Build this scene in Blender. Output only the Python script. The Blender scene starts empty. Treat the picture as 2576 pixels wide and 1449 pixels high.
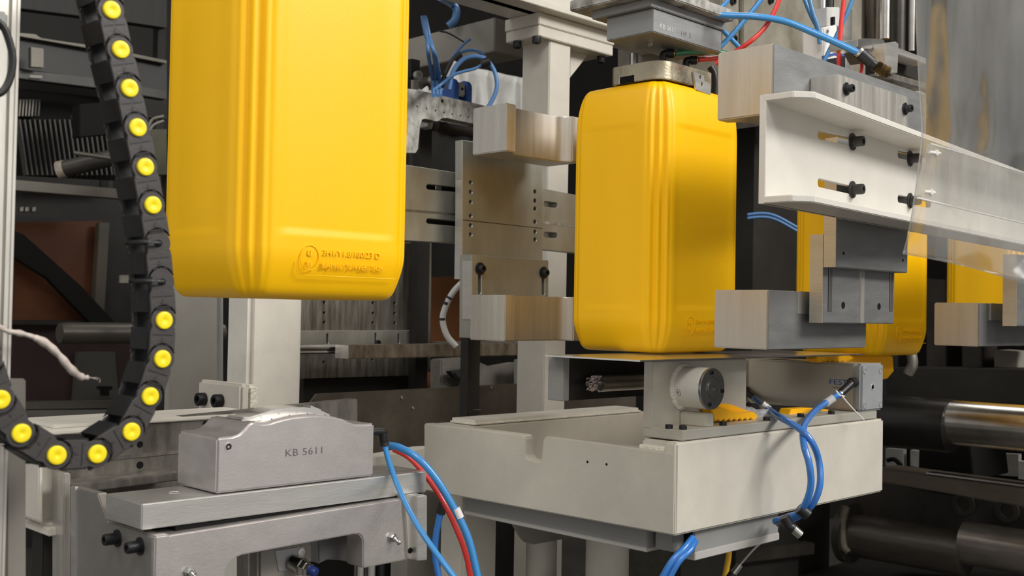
import bpy, bmesh, math, random
from mathutils import Vector, Matrix
V = Vector
random.seed(4)
SC = bpy.context.scene
COL = SC.collection
PI = math.pi
# ------------------------------------------------------------------ camera
W, H, FPX = 2576.0, 1449.0, 2800.0
CAM = V((0, 0, 1.3))
PITCH = math.atan((785 - H / 2) / FPX)
ROLL = 0.018
hf = V((1, 1, 0)).normalized()
hr = V((1, -1, 0)).normalized()
up = V((0, 0, 1))
FW = (hf * math.cos(PITCH) + up * math.sin(PITCH)).normalized()
U0 = (up * math.cos(PITCH) - hf * math.sin(PITCH)).normalized()
RT = (hr * math.cos(ROLL) + U0 * math.sin(ROLL)).normalized()
UP = (U0 * math.cos(ROLL) - hr * math.sin(ROLL)).normalized()
cd = bpy.data.cameras.new('camera')
cam = bpy.data.objects.new('camera', cd)
COL.objects.link(cam)
m = Matrix((RT, UP, -FW)).transposed().to_4x4()
m.translation = CAM
cam.matrix_world = m
cd.sensor_width = 36
cd.lens = FPX / W * 36
cd.clip_start = 0.05
cd.clip_end = 60
cd.dof.use_dof = True
cd.dof.focus_distance = 1.45
cd.dof.aperture_fstop = 12.0
SC.camera = cam
# ------------------------------------------------------------------ world and lamps
wd = bpy.data.worlds.new('world')
SC.world = wd
wd.use_nodes = True
wd.node_tree.nodes['Background'].inputs[0].default_value = (1.0, 0.98, 0.95, 1)
wd.node_tree.nodes['Background'].inputs[1].default_value = 0.56
SC.view_settings.view_transform = 'Standard'
SC.view_settings.look = 'None'
SC.view_settings.gamma = 1
SC.view_settings.exposure = 0.13
SC.view_settings.use_curve_mapping = False


def lamp(name, loc, aim, sx, sy, e, col=(1, 0.97, 0.92)):
    d = bpy.data.lights.new(name, 'AREA')
    d.shape = 'RECTANGLE'
    d.size, d.size_y, d.energy, d.color = sx, sy, e, col
    o = bpy.data.objects.new(name, d)
    COL.objects.link(o)
    o.location = loc
    o.rotation_euler = (V(aim) - V(loc)).to_track_quat('-Z', 'Y').to_euler()
    return o


lamp('hall_lamp', (2.4, -1.9, 3.4), (1.3, 1.0, 1.2), 2.0, 0.9, 116)
lamp('hall_lamp', (-0.9, -0.9, 3.9), (1.0, 1.2, 1.1), 1.6, 0.8, 44)
lamp('hall_lamp', (-1.6, 2.2, 4.2), (1.0, 1.2, 1.1), 1.6, 0.8, 16)
lamp('hall_lamp', (3.4, 2.6, 4.6), (2.6, 2.2, 0), 1.6, 0.8, 26)

# ------------------------------------------------------------------ rays
def ray(px, py):
    return FW + RT * ((px - W / 2) / FPX) - UP * ((py - H / 2) / FPX)


def HD(px, py, d):
    return CAM + ray(px, py) * d


def HP(px, py, p, n):
    r = ray(px, py)
    return CAM + r * ((V(p) - CAM).dot(n) / r.dot(n))


def HX(px, py, x):
    return HP(px, py, (x, 0, 0), V((1, 0, 0)))


def HY(px, py, y):
    return HP(px, py, (0, y, 0), V((0, 1, 0)))


def HZ(px, py, z):
    return HP(px, py, (0, 0, z), V((0, 0, 1)))


def dep(p):
    return (V(p) - CAM).dot(FW)


# ------------------------------------------------------------------ materials
def lin(c):
    r = []
    for v in c:
        v = v / 255.0
        r.append(v / 12.92 if v <= 0.04045 else ((v + 0.055) / 1.055) ** 2.4)
    return r + [1.0]


def mat(name, col, rough=0.5, metal=0.0, mott=0.0, msc=8.0, bump=0.0, bsc=60.0, st=(1, 1, 1), spec=0.5, col2=None,
        sss=0.0, rvar=0.0, coat=0.0, thr=None, dist=0.001):
    m = bpy.data.materials.new(name)
    m.use_nodes = True
    nt = m.node_tree
    b = nt.nodes['Principled BSDF']
    c = lin(col)
    b.inputs['Base Color'].default_value = c
    b.inputs['Roughness'].default_value = rough
    b.inputs['Metallic'].default_value = metal
    b.inputs['Specular IOR Level'].default_value = spec
    b.inputs['Coat Weight'].default_value = coat
    if sss:
        b.inputs['Subsurface Weight'].default_value = sss
        b.inputs['Subsurface Radius'].default_value = (0.02, 0.01, 0.002)
        b.inputs['Subsurface Scale'].default_value = 0.5
    tc = nt.nodes.new('ShaderNodeTexCoord')
    mp = nt.nodes.new('ShaderNodeMapping')
    mp.inputs['Scale'].default_value = st
    nt.links.new(tc.outputs['Object'], mp.inputs[0])
    if mott or col2 or rvar:
        n = nt.nodes.new('ShaderNodeTexNoise')
        n.inputs['Scale'].default_value = msc
        n.inputs['Detail'].default_value = 6
        n.inputs['Roughness'].default_value = 0.62
        nt.links.new(mp.outputs[0], n.inputs[0])
        if mott or col2:
            cr = nt.nodes.new('ShaderNodeValToRGB')
            t = thr or (0.33, 0.68)
            cr.color_ramp.elements[0].position = t[0]
            cr.color_ramp.elements[1].position = t[1]
            ca = lin(col2) if col2 else [v * (1 - mott) for v in c[:3]] + [1]
            cb = c if col2 else [min(1, v * (1 + mott * 0.6)) for v in c[:3]] + [1]
            cr.color_ramp.elements[0].color = ca
            cr.color_ramp.elements[1].color = cb
            nt.links.new(n.outputs[0], cr.inputs[0])
            nt.links.new(cr.outputs[0], b.inputs['Base Color'])
        if rvar:
            mr = nt.nodes.new('ShaderNodeMapRange')
            mr.inputs[1].default_value = 0.3
            mr.inputs[2].default_value = 0.7
            mr.inputs[3].default_value = max(0.02, rough - rvar)
            mr.inputs[4].default_value = rough + rvar
            nt.links.new(n.outputs[0], mr.inputs[0])
            nt.links.new(mr.outputs[0], b.inputs['Roughness'])
    if bump:
        n2 = nt.nodes.new('ShaderNodeTexNoise')
        n2.inputs['Scale'].default_value = bsc
        n2.inputs['Detail'].default_value = 4
        nt.links.new(mp.outputs[0], n2.inputs[0])
        bp = nt.nodes.new('ShaderNodeBump')
        bp.inputs['Strength'].default_value = bump
        bp.inputs['Distance'].default_value = dist
        nt.links.new(n2.outputs[0], bp.inputs['Height'])
        nt.links.new(bp.outputs[0], b.inputs['Normal'])
    return m


YEL = mat('yellow plastic', (253, 194, 0), 0.4, mott=0.03, msc=5, bump=0.1, bsc=900, sss=0.1, spec=0.35)
YELF = mat('yellow flash plastic', (250, 184, 4), 0.45, bump=0.3, bsc=120, sss=0.1)
ALU = mat('brushed aluminium', (208, 206, 201), 0.35, 0.8, mott=0.07, msc=10, bump=0.12, bsc=120, st=(1, 1, 7), rvar=0.05)
ALUX = mat('milled aluminium across', (206, 202, 194), 0.36, 0.74, mott=0.10, msc=7, bump=0.15, bsc=90, st=(9, 9, 0.6), rvar=0.06)
ALUP = mat('polished aluminium', (210, 208, 204), 0.2, 0.9, mott=0.05, msc=12, bump=0.08, bsc=60, rvar=0.05)
ALUM = mat('scratched aluminium', (206, 200, 197), 0.33, 0.78, mott=0.06, msc=30, bump=0.1, bsc=300, st=(1, 1, 1.6), rvar=0.05)
ALUS = mat('stained aluminium', (172, 172, 164), 0.38, 0.7, mott=0.12, msc=9, bump=0.15, bsc=90, st=(2.5, 2.5, 1), rvar=0.06)
GALV = mat('blotchy steel plate', (205, 205, 200), 0.42, 0.55, msc=24, col2=(112, 108, 100), bump=0.2, bsc=90, st=(1.6, 1.6, 1))
GALD = mat('dull steel plate', (138, 134, 127), 0.45, 0.55, msc=14, col2=(90, 86, 80), bump=0.2, bsc=90, st=(3, 3, 1))
ALUF = mat('dark anodised fork', (148, 149, 149), 0.42, 0.65, mott=0.06, msc=16, bump=0.12, bsc=120, st=(1, 1, 5), rvar=0.04)
PAINT = mat('grey white machine paint', (200, 195, 184), 0.5, mott=0.1, msc=9, bump=0.18, bsc=240)
PAINTW = mat('cream white machine paint', (214, 210, 200), 0.5, mott=0.1, msc=14, bump=0.12, bsc=200)
PAINTG = mat('mid grey machine paint', (140, 136, 128), 0.55, mott=0.12, msc=8, bump=0.12, bsc=200)
PAINTD = mat('old grey machine paint', (150, 146, 134), 0.55, msc=7, col2=(104, 98, 84), bump=0.2, bsc=120)
WELD = mat('painted weld bead', (222, 217, 205), 0.5, mott=0.15, msc=60, bump=1.0, bsc=180, dist=0.003)
DUCT = mat('grey plastic duct', (140, 140, 138), 0.45, mott=0.05, msc=10)
BLK = mat('black plastic', (30, 30, 32), 0.42, mott=0.25, msc=30, bump=0.25, bsc=200, spec=0.45)
BLKG = mat('worn black plastic side', (58, 55, 55), 0.5, mott=0.15, msc=30, bump=0.25, bsc=220)
BLKL = mat('dusty black plastic', (50, 48, 48), 0.5, mott=0.2, msc=30, bump=0.3, bsc=220)
CHY = mat('yellow clip', (250, 226, 20), 0.4, mott=0.1, msc=200, bump=0.3, bsc=200)
STB = mat('black oxide steel', (52, 52, 54), 0.38, 0.6, mott=0.2, msc=200, bump=0.3, bsc=500)
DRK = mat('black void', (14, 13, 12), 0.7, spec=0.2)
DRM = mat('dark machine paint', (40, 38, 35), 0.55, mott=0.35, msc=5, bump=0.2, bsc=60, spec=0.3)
DRB = mat('dark brown steel', (98, 90, 80), 0.5, 0.55, mott=0.25, msc=18, bump=0.25, bsc=120)
DRB2 = mat('oily dark cast', (62, 58, 54), 0.4, 0.4, mott=0.4, msc=9, bump=0.3, bsc=60)
CHR = mat('chrome bar', (190, 187, 182), 0.24, 1.0, mott=0.25, msc=14, bump=0.1, bsc=30)
STL = mat('bright steel', (190, 190, 186), 0.22, 1.0, mott=0.1, msc=40)
BRS = mat('brass', (200, 160, 90), 0.3, 1.0)
BLU = mat('blue air tube', (60, 140, 205), 0.28, spec=0.6, coat=0.3)
BLUD = mat('deep blue air tube', (52, 118, 196), 0.28, spec=0.6, coat=0.3)
BLUP = mat('blue painted steel', (52, 88, 160), 0.45)
NAV = mat('navy painted panel', (22, 32, 48), 0.6)
REDT = mat('red air tube', (222, 56, 50), 0.28, spec=0.6, coat=0.3)
GRNT = mat('green air tube', (50, 130, 96), 0.28, spec=0.6)
YCAB = mat('yellow cable', (214, 168, 40), 0.5)
WHT = mat('white plastic', (226, 224, 220), 0.4)
ROPE = mat('frayed white wrap', (196, 184, 176), 0.7, mott=0.25, msc=120, bump=0.8, bsc=200)
ORG = mat('orange brown panel', (150, 74, 24), 0.6, mott=0.3, msc=3, st=(1, 1, 3))
ORD = mat('dark orange tinted panel', (78, 43, 22), 0.55, mott=0.4, msc=2.2, st=(1, 1, 2), spec=0.3)
MAR = mat('dark maroon panel', (46, 28, 26), 0.6, mott=0.3, msc=3)
LITE = mat('light sheet', (190, 190, 186), 0.5, mott=0.15, msc=4, bump=0.5, bsc=8, dist=0.02)
FLO = mat('workshop floor', (86, 82, 76), 0.6, mott=0.3, msc=2, bump=0.2, bsc=20)
WAL = mat('dark hall wall', (40, 38, 35), 0.7, mott=0.3, msc=1)
CEI = mat('hall ceiling', (60, 58, 55), 0.8, mott=0.2, msc=1)
BLT = mat('blue print', (30, 92, 170), 0.5)
BKT = mat('black print', (40, 40, 42), 0.5)
ENG = mat('engraved line', (118, 112, 110), 0.5, 0.7)
LBL = mat('tube label', (226, 224, 224), 0.3)
BCAP = mat('blue cap', (26, 48, 110), 0.4)
TIEW = mat('white cable tie', (232, 230, 226), 0.4)
ALUPR = mat('aluminium profile', (206, 202, 194), 0.42, 0.8, mott=0.08, msc=14, bump=0.1, bsc=100, st=(8, 8, 1))


def sheetmat(name, haze, gl, col, rough=0.12):
    m = bpy.data.materials.new(name)
    m.use_nodes = True
    nt = m.node_tree
    nt.nodes.clear()
    out = nt.nodes.new('ShaderNodeOutputMaterial')
    tr = nt.nodes.new('ShaderNodeBsdfTransparent')
    tr.inputs[0].default_value = (0.93, 0.93, 0.92, 1)
    df = nt.nodes.new('ShaderNodeBsdfDiffuse')
    df.inputs[0].default_value = lin(col)
    g = nt.nodes.new('ShaderNodeBsdfGlossy')
    g.inputs['Roughness'].default_value = rough
    tc = nt.nodes.new('ShaderNodeTexCoord')
    mp = nt.nodes.new('ShaderNodeMapping')
    mp.inputs['Scale'].default_value = (9, 9, 1.6)
    nt.links.new(tc.outputs['Object'], mp.inputs[0])
    n = nt.nodes.new('ShaderNodeTexNoise')
    n.inputs['Scale'].default_value = 5
    n.inputs['Detail'].default_value = 8
    nt.links.new(mp.outputs[0], n.inputs[0])
    mr = nt.nodes.new('ShaderNodeMapRange')
    mr.inputs[1].default_value = 0.3
    mr.inputs[2].default_value = 0.75
    mr.inputs[3].default_value = haze * 0.45
    mr.inputs[4].default_value = haze * 1.6
    nt.links.new(n.outputs[0], mr.inputs[0])
    n2 = nt.nodes.new('ShaderNodeTexNoise')
    n2.inputs['Scale'].default_value = 7
    n2.inputs['Detail'].default_value = 3
    nt.links.new(tc.outputs['Object'], n2.inputs[0])
    bp = nt.nodes.new('ShaderNodeBump')
    bp.inputs['Strength'].default_value = 0.5
    bp.inputs['Distance'].default_value = 0.02
    nt.links.new(n2.outputs[0], bp.inputs['Height'])
    nt.links.new(bp.outputs[0], g.inputs['Normal'])
    m1 = nt.nodes.new('ShaderNodeMixShader')
    m2 = nt.nodes.new('ShaderNodeMixShader')
    nt.links.new(mr.outputs[0], m1.inputs[0])
    nt.links.new(tr.outputs[0], m1.inputs[1])
    nt.links.new(df.outputs[0], m1.inputs[2])
    m2.inputs[0].default_value = gl
    nt.links.new(m1.outputs[0], m2.inputs[1])
    nt.links.new(g.outputs[0], m2.inputs[2])
    nt.links.new(m2.outputs[0], out.inputs[0])
    return m


FILM = sheetmat('clear plastic film', 0.17, 0.10, (205, 204, 200), 0.17)
FILM2 = sheetmat('clear rigid plastic', 0.26, 0.05, (205, 202, 196), 0.3)
BAG = sheetmat('crumpled clear film', 0.5, 0.2, (225, 225, 225), 0.15)

# ------------------------------------------------------------------ object builders
WL = {}


def tag(o, label=None, cat=None, group=None, kind=None):
    if label:
        o['label'] = label
    if cat:
        o['category'] = cat
    if group:
        o['group'] = group
    if kind:
        o['kind'] = kind
    return o


def root(name, loc, label, cat, group=None):
    o = bpy.data.objects.new(name, None)
    COL.objects.link(o)
    o.empty_display_size = 0.03
    o.location = V(loc)
    WL[o] = V(loc)
    return tag(o, label, cat, group)


def fin(name, me, mt, parent=None, smooth=35):
    if len(me.vertices):
        xs = [v.co for v in me.vertices]
        c = V([(min(p[i] for p in xs) + max(p[i] for p in xs)) / 2 for i in range(3)])
        if parent is None:
            c.z = min(p.z for p in xs)
        me.transform(Matrix.Translation(-c))
    else:
        c = V((0, 0, 0))
    me.materials.clear()
    me.materials.append(mt)
    if smooth:
        for p in me.polygons:
            p.use_smooth = True
        try:
            me.set_sharp_from_angle(angle=math.radians(smooth))
        except Exception:
            pass
    o = bpy.data.objects.new(name, me)
    COL.objects.link(o)
    if parent is not None:
        o.parent = parent
        o.location = c - WL[parent]
    else:
        o.location = c
    WL[o] = c
    return o


def bobj(name, bm, mt, parent=None, smooth=35):
    bmesh.ops.recalc_face_normals(bm, faces=bm.faces)
    me = bpy.data.meshes.new(name)
    bm.to_mesh(me)
    bm.free()
    return fin(name, me, mt, parent, smooth)


def bevel(bm, b, seg=2, ang=30):
    if b <= 0:
        return
    bm.normal_update()
    ed = [e for e in bm.edges if len(e.link_faces) == 2 and e.calc_face_angle(0) > math.radians(ang)]
    if ed:
        bmesh.ops.bevel(bm, geom=ed, offset=b, segments=seg, affect='EDGES', clamp_overlap=True)


def abox(bm, x0, x1, y0, y1, z0, z1, M=None):
    vs = [V((x, y, z)) for x in (x0, x1) for y in (y0, y1) for z in (z0, z1)]
    if M is not None:
        vs = [M @ v for v in vs]
    v = [bm.verts.new(p) for p in vs]
    for f in ((0, 1, 3, 2), (4, 6, 7, 5), (0, 4, 5, 1), (2, 3, 7, 6), (0, 2, 6, 4), (1, 5, 7, 3)):
        bm.faces.new([v[i] for i in f])


def BOX(name, x0, x1, y0, y1, z0, z1, mt, parent=None, b=0.0012, M=None):
    bm = bmesh.new()
    abox(bm, x0, x1, y0, y1, z0, z1, M)
    bevel(bm, b)
    return bobj(name, bm, mt, parent)


def BOXES(name, lst, mt, parent=None, b=0.0):
    bm = bmesh.new()
    for t in lst:
        abox(bm, *t)
    if b:
        bevel(bm, b, 1)
    return bobj(name, bm, mt, parent)


def prism(name, pts, ext, mt, parent=None, b=0.0012, holes=None, smooth=35):
    """outline of world points, pushed along ext"""
    ext = V(ext)
    pts = [V(p) for p in pts]
    if not holes:
        bm = bmesh.new()
        a = [bm.verts.new(p) for p in pts]
        c = [bm.verts.new(p + ext) for p in pts]
        bm.faces.new(a)
        bm.faces.new(c[::-1])
        n = len(pts)
        for i in range(n):
            bm.faces.new((a[i], c[i], c[(i + 1) % n], a[(i + 1) % n]))
        bmesh.ops.recalc_face_normals(bm, faces=bm.faces)
        bevel(bm, b)
        return bobj(name, bm, mt, parent, smooth)
    n = ext.normalized()
    o = pts[0]
    u = (pts[1] - pts[0])
    u = (u - n * u.dot(n)).normalized()
    v = n.cross(u)
    cu = bpy.data.curves.new('c', 'CURVE')
    cu.dimensions = '2D'
    cu.fill_mode = 'BOTH'
    bb = min(b, 0.0008)
    cu.extrude = ext.length / 2 - bb
    cu.bevel_depth = bb
    cu.bevel_resolution = 0
    cu.offset = -bb
    for loop in [pts] + [[V(q) for q in h] for h in holes]:
        s = cu.splines.new('POLY')
        s.points.add(len(loop) - 1)
        for i, p in enumerate(loop):
            d = p - o
            s.points[i].co = (d.dot(u), d.dot(v), 0, 1)
        s.use_cyclic_u = True
    ob = bpy.data.objects.new('c', cu)
    me = bpy.data.meshes.new_from_object(ob)
    bpy.data.objects.remove(ob)
    M = Matrix((u, v, n)).transposed().to_4x4()
    M.translation = o + ext / 2
    me.transform(M)
    return fin(name, me, mt, parent, smooth)


def circ(c, u, v, r, n=20, r2=None):
    return [V(c) + V(u) * (r * math.cos(2 * PI * i / n)) + V(v) * ((r2 or r) * math.sin(2 * PI * i / n)) for i in range(n)]


XV, YV, ZV = V((1, 0, 0)), V((0, 1, 0)), V((0, 0, 1))


def slot(p, q, u, v, r, n=8):
    """stadium hole between world points p and q"""
    p, q = V(p), V(q)
    d = (q - p).normalized()
    w = u.cross(v).cross(d).normalized()
    out = []
    for i in range(n + 1):
        a = PI / 2 + PI * i / n
        out.append(p + d * (r * math.cos(a)) + w * (r * math.sin(a)))
    for i in range(n + 1):
        a = -PI / 2 + PI * i / n
        out.append(q + d * (r * math.cos(a)) + w * (r * math.sin(a)))
    return out


def PYP(name, px, y, t, mt, parent=None, b=0.0012, holes=None, slots=None):
    """plate whose front lies in plane y, outline in photo pixels, thickness t away from the camera"""
    pts = [HY(a, c, y) for a, c in px]
    hs = []
    for h in holes or []:
        c = HY(h[0], h[1], y)
        hs.append(circ(c, XV, ZV, h[2] * dep(c) / FPX, 14))
    for s in slots or []:
        p, q = HY(s[0], s[1], y), HY(s[2], s[3], y)
        hs.append(slot(p, q, XV, ZV, s[4] * dep(p) / FPX))
    return prism(name, pts, (0, t, 0), mt, parent, b, hs)


def PXP(name, px, x, t, mt, parent=None, b=0.0012, holes=None):
    pts = [HX(a, c, x) for a, c in px]
    hs = []
    for h in holes or []:
        c = HX(h[0], h[1], x)
        hs.append(circ(c, YV, ZV, h[2] * dep(c) / FPX, 14))
    return prism(name, pts, (t, 0, 0), mt, parent, b, hs)


def lathe(bm, p, ax, prof, seg=24, caps=True):
    """prof = [(distance along ax, radius)]"""
    p, ax = V(p), V(ax).normalized()
    u = ax.orthogonal().normalized()
    v = ax.cross(u)
    rings = []
    for d, r in prof:
        rings.append([bm.verts.new(p + ax * d + (u * math.cos(2 * PI * i / seg) + v * math.sin(2 * PI * i / seg)) * max(r, 1e-5)) for i in range(seg)])
    for a, b in zip(rings, rings[1:]):
        for i in range(seg):
            bm.faces.new((a[i], a[(i + 1) % seg], b[(i + 1) % seg], b[i]))
    if caps:
        bm.faces.new(rings[0][::-1])
        bm.faces.new(rings[-1])


def LATHE(name, p, ax, prof, mt, parent=None, seg=24, smooth=35):
    bm = bmesh.new()
    lathe(bm, p, ax, prof, seg)
    return bobj(name, bm, mt, parent, smooth)


def crom(pts, sub=8):
    P = [pts[0] * 2 - pts[1]] + list(pts) + [pts[-1] * 2 - pts[-2]]
    out = []
    for i in range(1, len(P) - 2):
        for k in range(sub):
            t = k / sub
            a, b, c, d = P[i - 1], P[i], P[i + 1], P[i + 2]
            out.append(0.5 * ((2 * b) + (c - a) * t + (2 * a - 5 * b + 4 * c - d) * t * t + (3 * b - a - 3 * c + d) * t ** 3))
    out.append(P[-2])
    return out


def tubebm(bm, path, r, seg=12):
    t0 = (path[1] - path[0]).normalized()
    u = t0.orthogonal().normalized()
    rings = []
    for i, p in enumerate(path):
        t = (path[min(i + 1, len(path) - 1)] - path[max(i - 1, 0)]).normalized()
        u = (u - t * u.dot(t)).normalized()
        v = t.cross(u)
        rr = r[min(i, len(r) - 1)] if isinstance(r, list) else r
        rings.append([bm.verts.new(p + (u * math.cos(2 * PI * k / seg) + v * math.sin(2 * PI * k / seg)) * rr) for k in range(seg)])
    for a, b in zip(rings, rings[1:]):
        for k in range(seg):
            bm.faces.new((a[k], a[(k + 1) % seg], b[(k + 1) % seg], b[k]))
    bm.faces.new(rings[0][::-1])
    bm.faces.new(rings[-1])


def TUBE(name, pts, r, mt, parent=None, sub=8, seg=12):
    """pts = (px, py, depth) pixels or world Vectors"""
    P = [p if isinstance(p, Vector) else HD(*p) for p in pts]
    bm = bmesh.new()
    tubebm(bm, crom(P, sub) if sub > 1 else P, r, seg)
    return bobj(name, bm, mt, parent, 60)


def tubething(name, pts, wpx, mt, label, cat='tube', group=None):
    P = [HD(*p) for p in pts]
    r = wpx / 2 * dep(P[len(P) // 2]) / FPX
    o = TUBE(name, P, r, mt)
    return tag(o, label, cat, group)


def screw(bm, p, ax, r, h, washer=0.0, hexr=None):
    """socket cap screw: head pointing along ax from p"""
    prof = []
    if washer:
        lathe(bm, p, ax, [(0, washer), (r * 0.25, washer)], 20)
        p = V(p) + V(ax).normalized() * (r * 0.25)
    k = hexr or r * 0.55
    p, ax = V(p), V(ax).normalized()
    u = ax.orthogonal().normalized()
    v = ax.cross(u)
    seg = 24

    def ring(d, rr, n6=False):
        o = []
        for i in range(seg):
            a = 2 * PI * i / seg
            q = rr
            if n6:
                q = rr * math.cos(PI / 6) / math.cos((a % (PI / 3)) - PI / 6)
            o.append(bm.verts.new(p + ax * d + (u * math.cos(a) + v * math.sin(a)) * q))
        return o
    R = [ring(0, r), ring(h * 0.88, r), ring(h, r * 0.9), ring(h, k, True), ring(h * 0.45, k, True)]
    for a, b in zip(R, R[1:]):
        for i in range(seg):
            bm.faces.new((a[i], a[(i + 1) % seg], b[(i + 1) % seg], b[i]))
    bm.faces.new(R[-1])
    bm.faces.new(R[0][::-1])


def SCREW(p, ax, r, h, parent, washer=0.0, mt=None, name='cap_screw'):
    bm = bmesh.new()
    screw(bm, p, ax, r, h, washer)
    return bobj(name, bm, mt or STB, parent)


def recess(name, p, ax, r, parent, mt=None, depth=0.004, ring=True):
    """a blind hole: dark cup with a thin bright rim standing on a surface"""
    bm = bmesh.new()
    p, ax = V(p), V(ax).normalized()
    lathe(bm, p, ax, [(0.00005, r * 1.12), (0.0004, r * 1.06), (0.0004, r), (0.0001, r * 0.96), (0.0001, 0.00001)], 18, False)
    return bobj(name, bm, mt or DRK, parent)


def TEXT(name, s, p, rt, u, size, mt, parent, ext=0.0003, sx=1.0, align='LEFT', space=1.0, shear=0):
    cu = bpy.data.curves.new('t', 'FONT')
    cu.body = s
    cu.size = size
    cu.extrude = ext
    cu.align_x = align
    cu.resolution_u = 3
    cu.space_character = space
    ob = bpy.data.objects.new('t', cu)
    me = bpy.data.meshes.new_from_object(ob)
    bpy.data.objects.remove(ob)
    rt, u = V(rt), V(u)
    n = rt.cross(u)
    M = Matrix((rt * sx, u, n)).transposed().to_4x4()
    M.translation = V(p)
    me.transform(M)
    return fin(name, me, mt, parent, 0)


LEFTF = V((0, -1, 0))   # "to the right" on faces that look along -x
# ================================================================== the hall
def struct(o):
    o['kind'] = 'structure'
    return o


struct(BOX('floor', -3, 7, -3, 7, -0.1, 0, FLO, None, 0))
struct(BOX('ceiling', 0.5, 7, 0.5, 7, 5.4, 5.5, CEI, None, 0))
struct(BOX('wall_left', -3, 7, 6.0, 6.15, 0, 5.4, WAL, None, 0))
struct(BOX('wall_right', 6.6, 6.75, -3, 6.0, 0, 5.4, WAL, None, 0))

# ================================================================== yellow jerrycans
CX, CY, CH, CR = 0.222, 0.187, 0.404, 0.036


def can_mesh():
    bm = bmesh.new()
    nz = 96
    prof = []          # perimeter samples: (x, y, nx, ny, kind, s)
    hx, hy = CX / 2, CY / 2
    for ci, (sx, sy, a0) in enumerate(((-1, -1, PI), (1, -1, 1.5 * PI), (1, 1, 0), (-1, 1, 0.5 * PI))):
        cx, cy = sx * (hx - CR), sy * (hy - CR)
        N = 40
        for i in range(N + 1):
            a = a0 + (PI / 2) * i / N
            t = i / N
            rip = 0.0
            if 0.12 < t < 0.88:
                w = math.sin(PI * (t - 0.12) / 0.76) ** 0.6
                rip = w * 0.0023 * math.cos(2 * PI * (t - 0.5) * 4.0 / 1.0) - 0.0008 * w
            # flatten the corner to a chamfer
            fl = 0.0035 * math.sin(PI * t) ** 2
            prof.append((cx, cy, math.cos(a), math.sin(a), CR - fl, rip, 'c', 0))
        nx, ny = ((0, -1), (1, 0), (0, 1), (-1, 0))[ci]
        L = (CX if ny else CY) - 2 * CR
        tx, ty = -ny, nx
        M = 22
        ox, oy = cx + nx * CR, cy + ny * CR
        for i in range(1, M):
            s = i / M
            prof.append((ox + tx * L * s, oy + ty * L * s, nx, ny, 0, 0, 'y' if ny else 'x', s))
    zs = []
    for k in range(nz + 1):
        t = k / nz
        zs.append(t)
    levels = [0, 0.0012, 0.003, 0.006, 0.01] + [0.01 + (CH - 0.024) * k / nz for k in range(1, nz)] + [CH - 0.014, CH - 0.009, CH - 0.005, CH - 0.002, CH]

    def sm(a, b, x):
        x = max(0, min(1, (x - a) / (b - a)))
        return x * x * (3 - 2 * x)
    rings = []
    for z in levels:
        ins = 0.0
        if z < 0.05:
            ins += 0.0150 * (1 - z / 0.05) ** 1.7
        if z < 0.009:
            ins += 0.009 * (1 - math.sqrt(max(0, 1 - (1 - z / 0.009) ** 2)))
        if z > CH - 0.085:
            ins += 0.013 * ((z - CH + 0.085) / 0.085) ** 2.6
        if z > CH - 0.014:
            ins += 0.010 * (1 - math.sqrt(max(0, 1 - ((z - CH + 0.014) / 0.014) ** 2)))
        fade = sm(0.004, 0.05, z) * (1 - sm(CH - 0.03, CH - 0.004, z)) * 0.8 + 0.2
        pan = sm(0.066, 0.0695, z) * (1 - sm(CH - 0.068, CH - 0.065, z))
        ring = []
        for (x, y, nx, ny, r, rip, kind, s) in prof:
            d = r + rip * fade - ins * (1.0 if r == 0 else 1.0)
            if kind == 'y':
                d -= 0.0016 * pan * sm(0.0, 0.07, s) * (1 - sm(0.93, 1, s))
                d += 0.0016 * math.sin(PI * s) * sm(0, 0.1, z)
            if kind == 'x':
                d += 0.0022 * math.sin(PI * s) * sm(0, 0.1, z) - 0.0009 * sm(0.0, 0.2, s) * (1 - sm(0.8, 1, s)) * pan
            ring.append(bm.verts.new((x + nx * d, y + ny * d, z)))
        rings.append(ring)
    n = len(prof)
    for a, b in zip(rings, rings[1:]):
        for i in range(n):
            bm.faces.new((a[i], a[(i + 1) % n], b[(i + 1) % n], b[i]))
    # base: recessed dish, top cap
    for ring, dz in ((rings[0], 0.004), (rings[-1], 0.002)):
        last = ring
        for f, zz in ((0.93, 0), (0.85, 1.0), (0.3, 1.0)):
            new = [bm.verts.new((v.co.x * f, v.co.y * f, ring[0].co.z + dz * zz)) for v in ring]
            for i in range(n):
                bm.faces.new((last[i], last[(i + 1) % n], new[(i + 1) % n], new[i]))
            last = new
        bm.faces.new(last)
    bmesh.ops.recalc_face_normals(bm, faces=bm.faces)
    me = bpy.data.meshes.new('jerrycan_body')
    bm.to_mesh(me)
    bm.free()
    me.materials.append(YEL)
    for p in me.polygons:
        p.use_smooth = True
    me.set_sharp_from_angle(angle=math.radians(60))
    return me


CANME = can_mesh()


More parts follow.
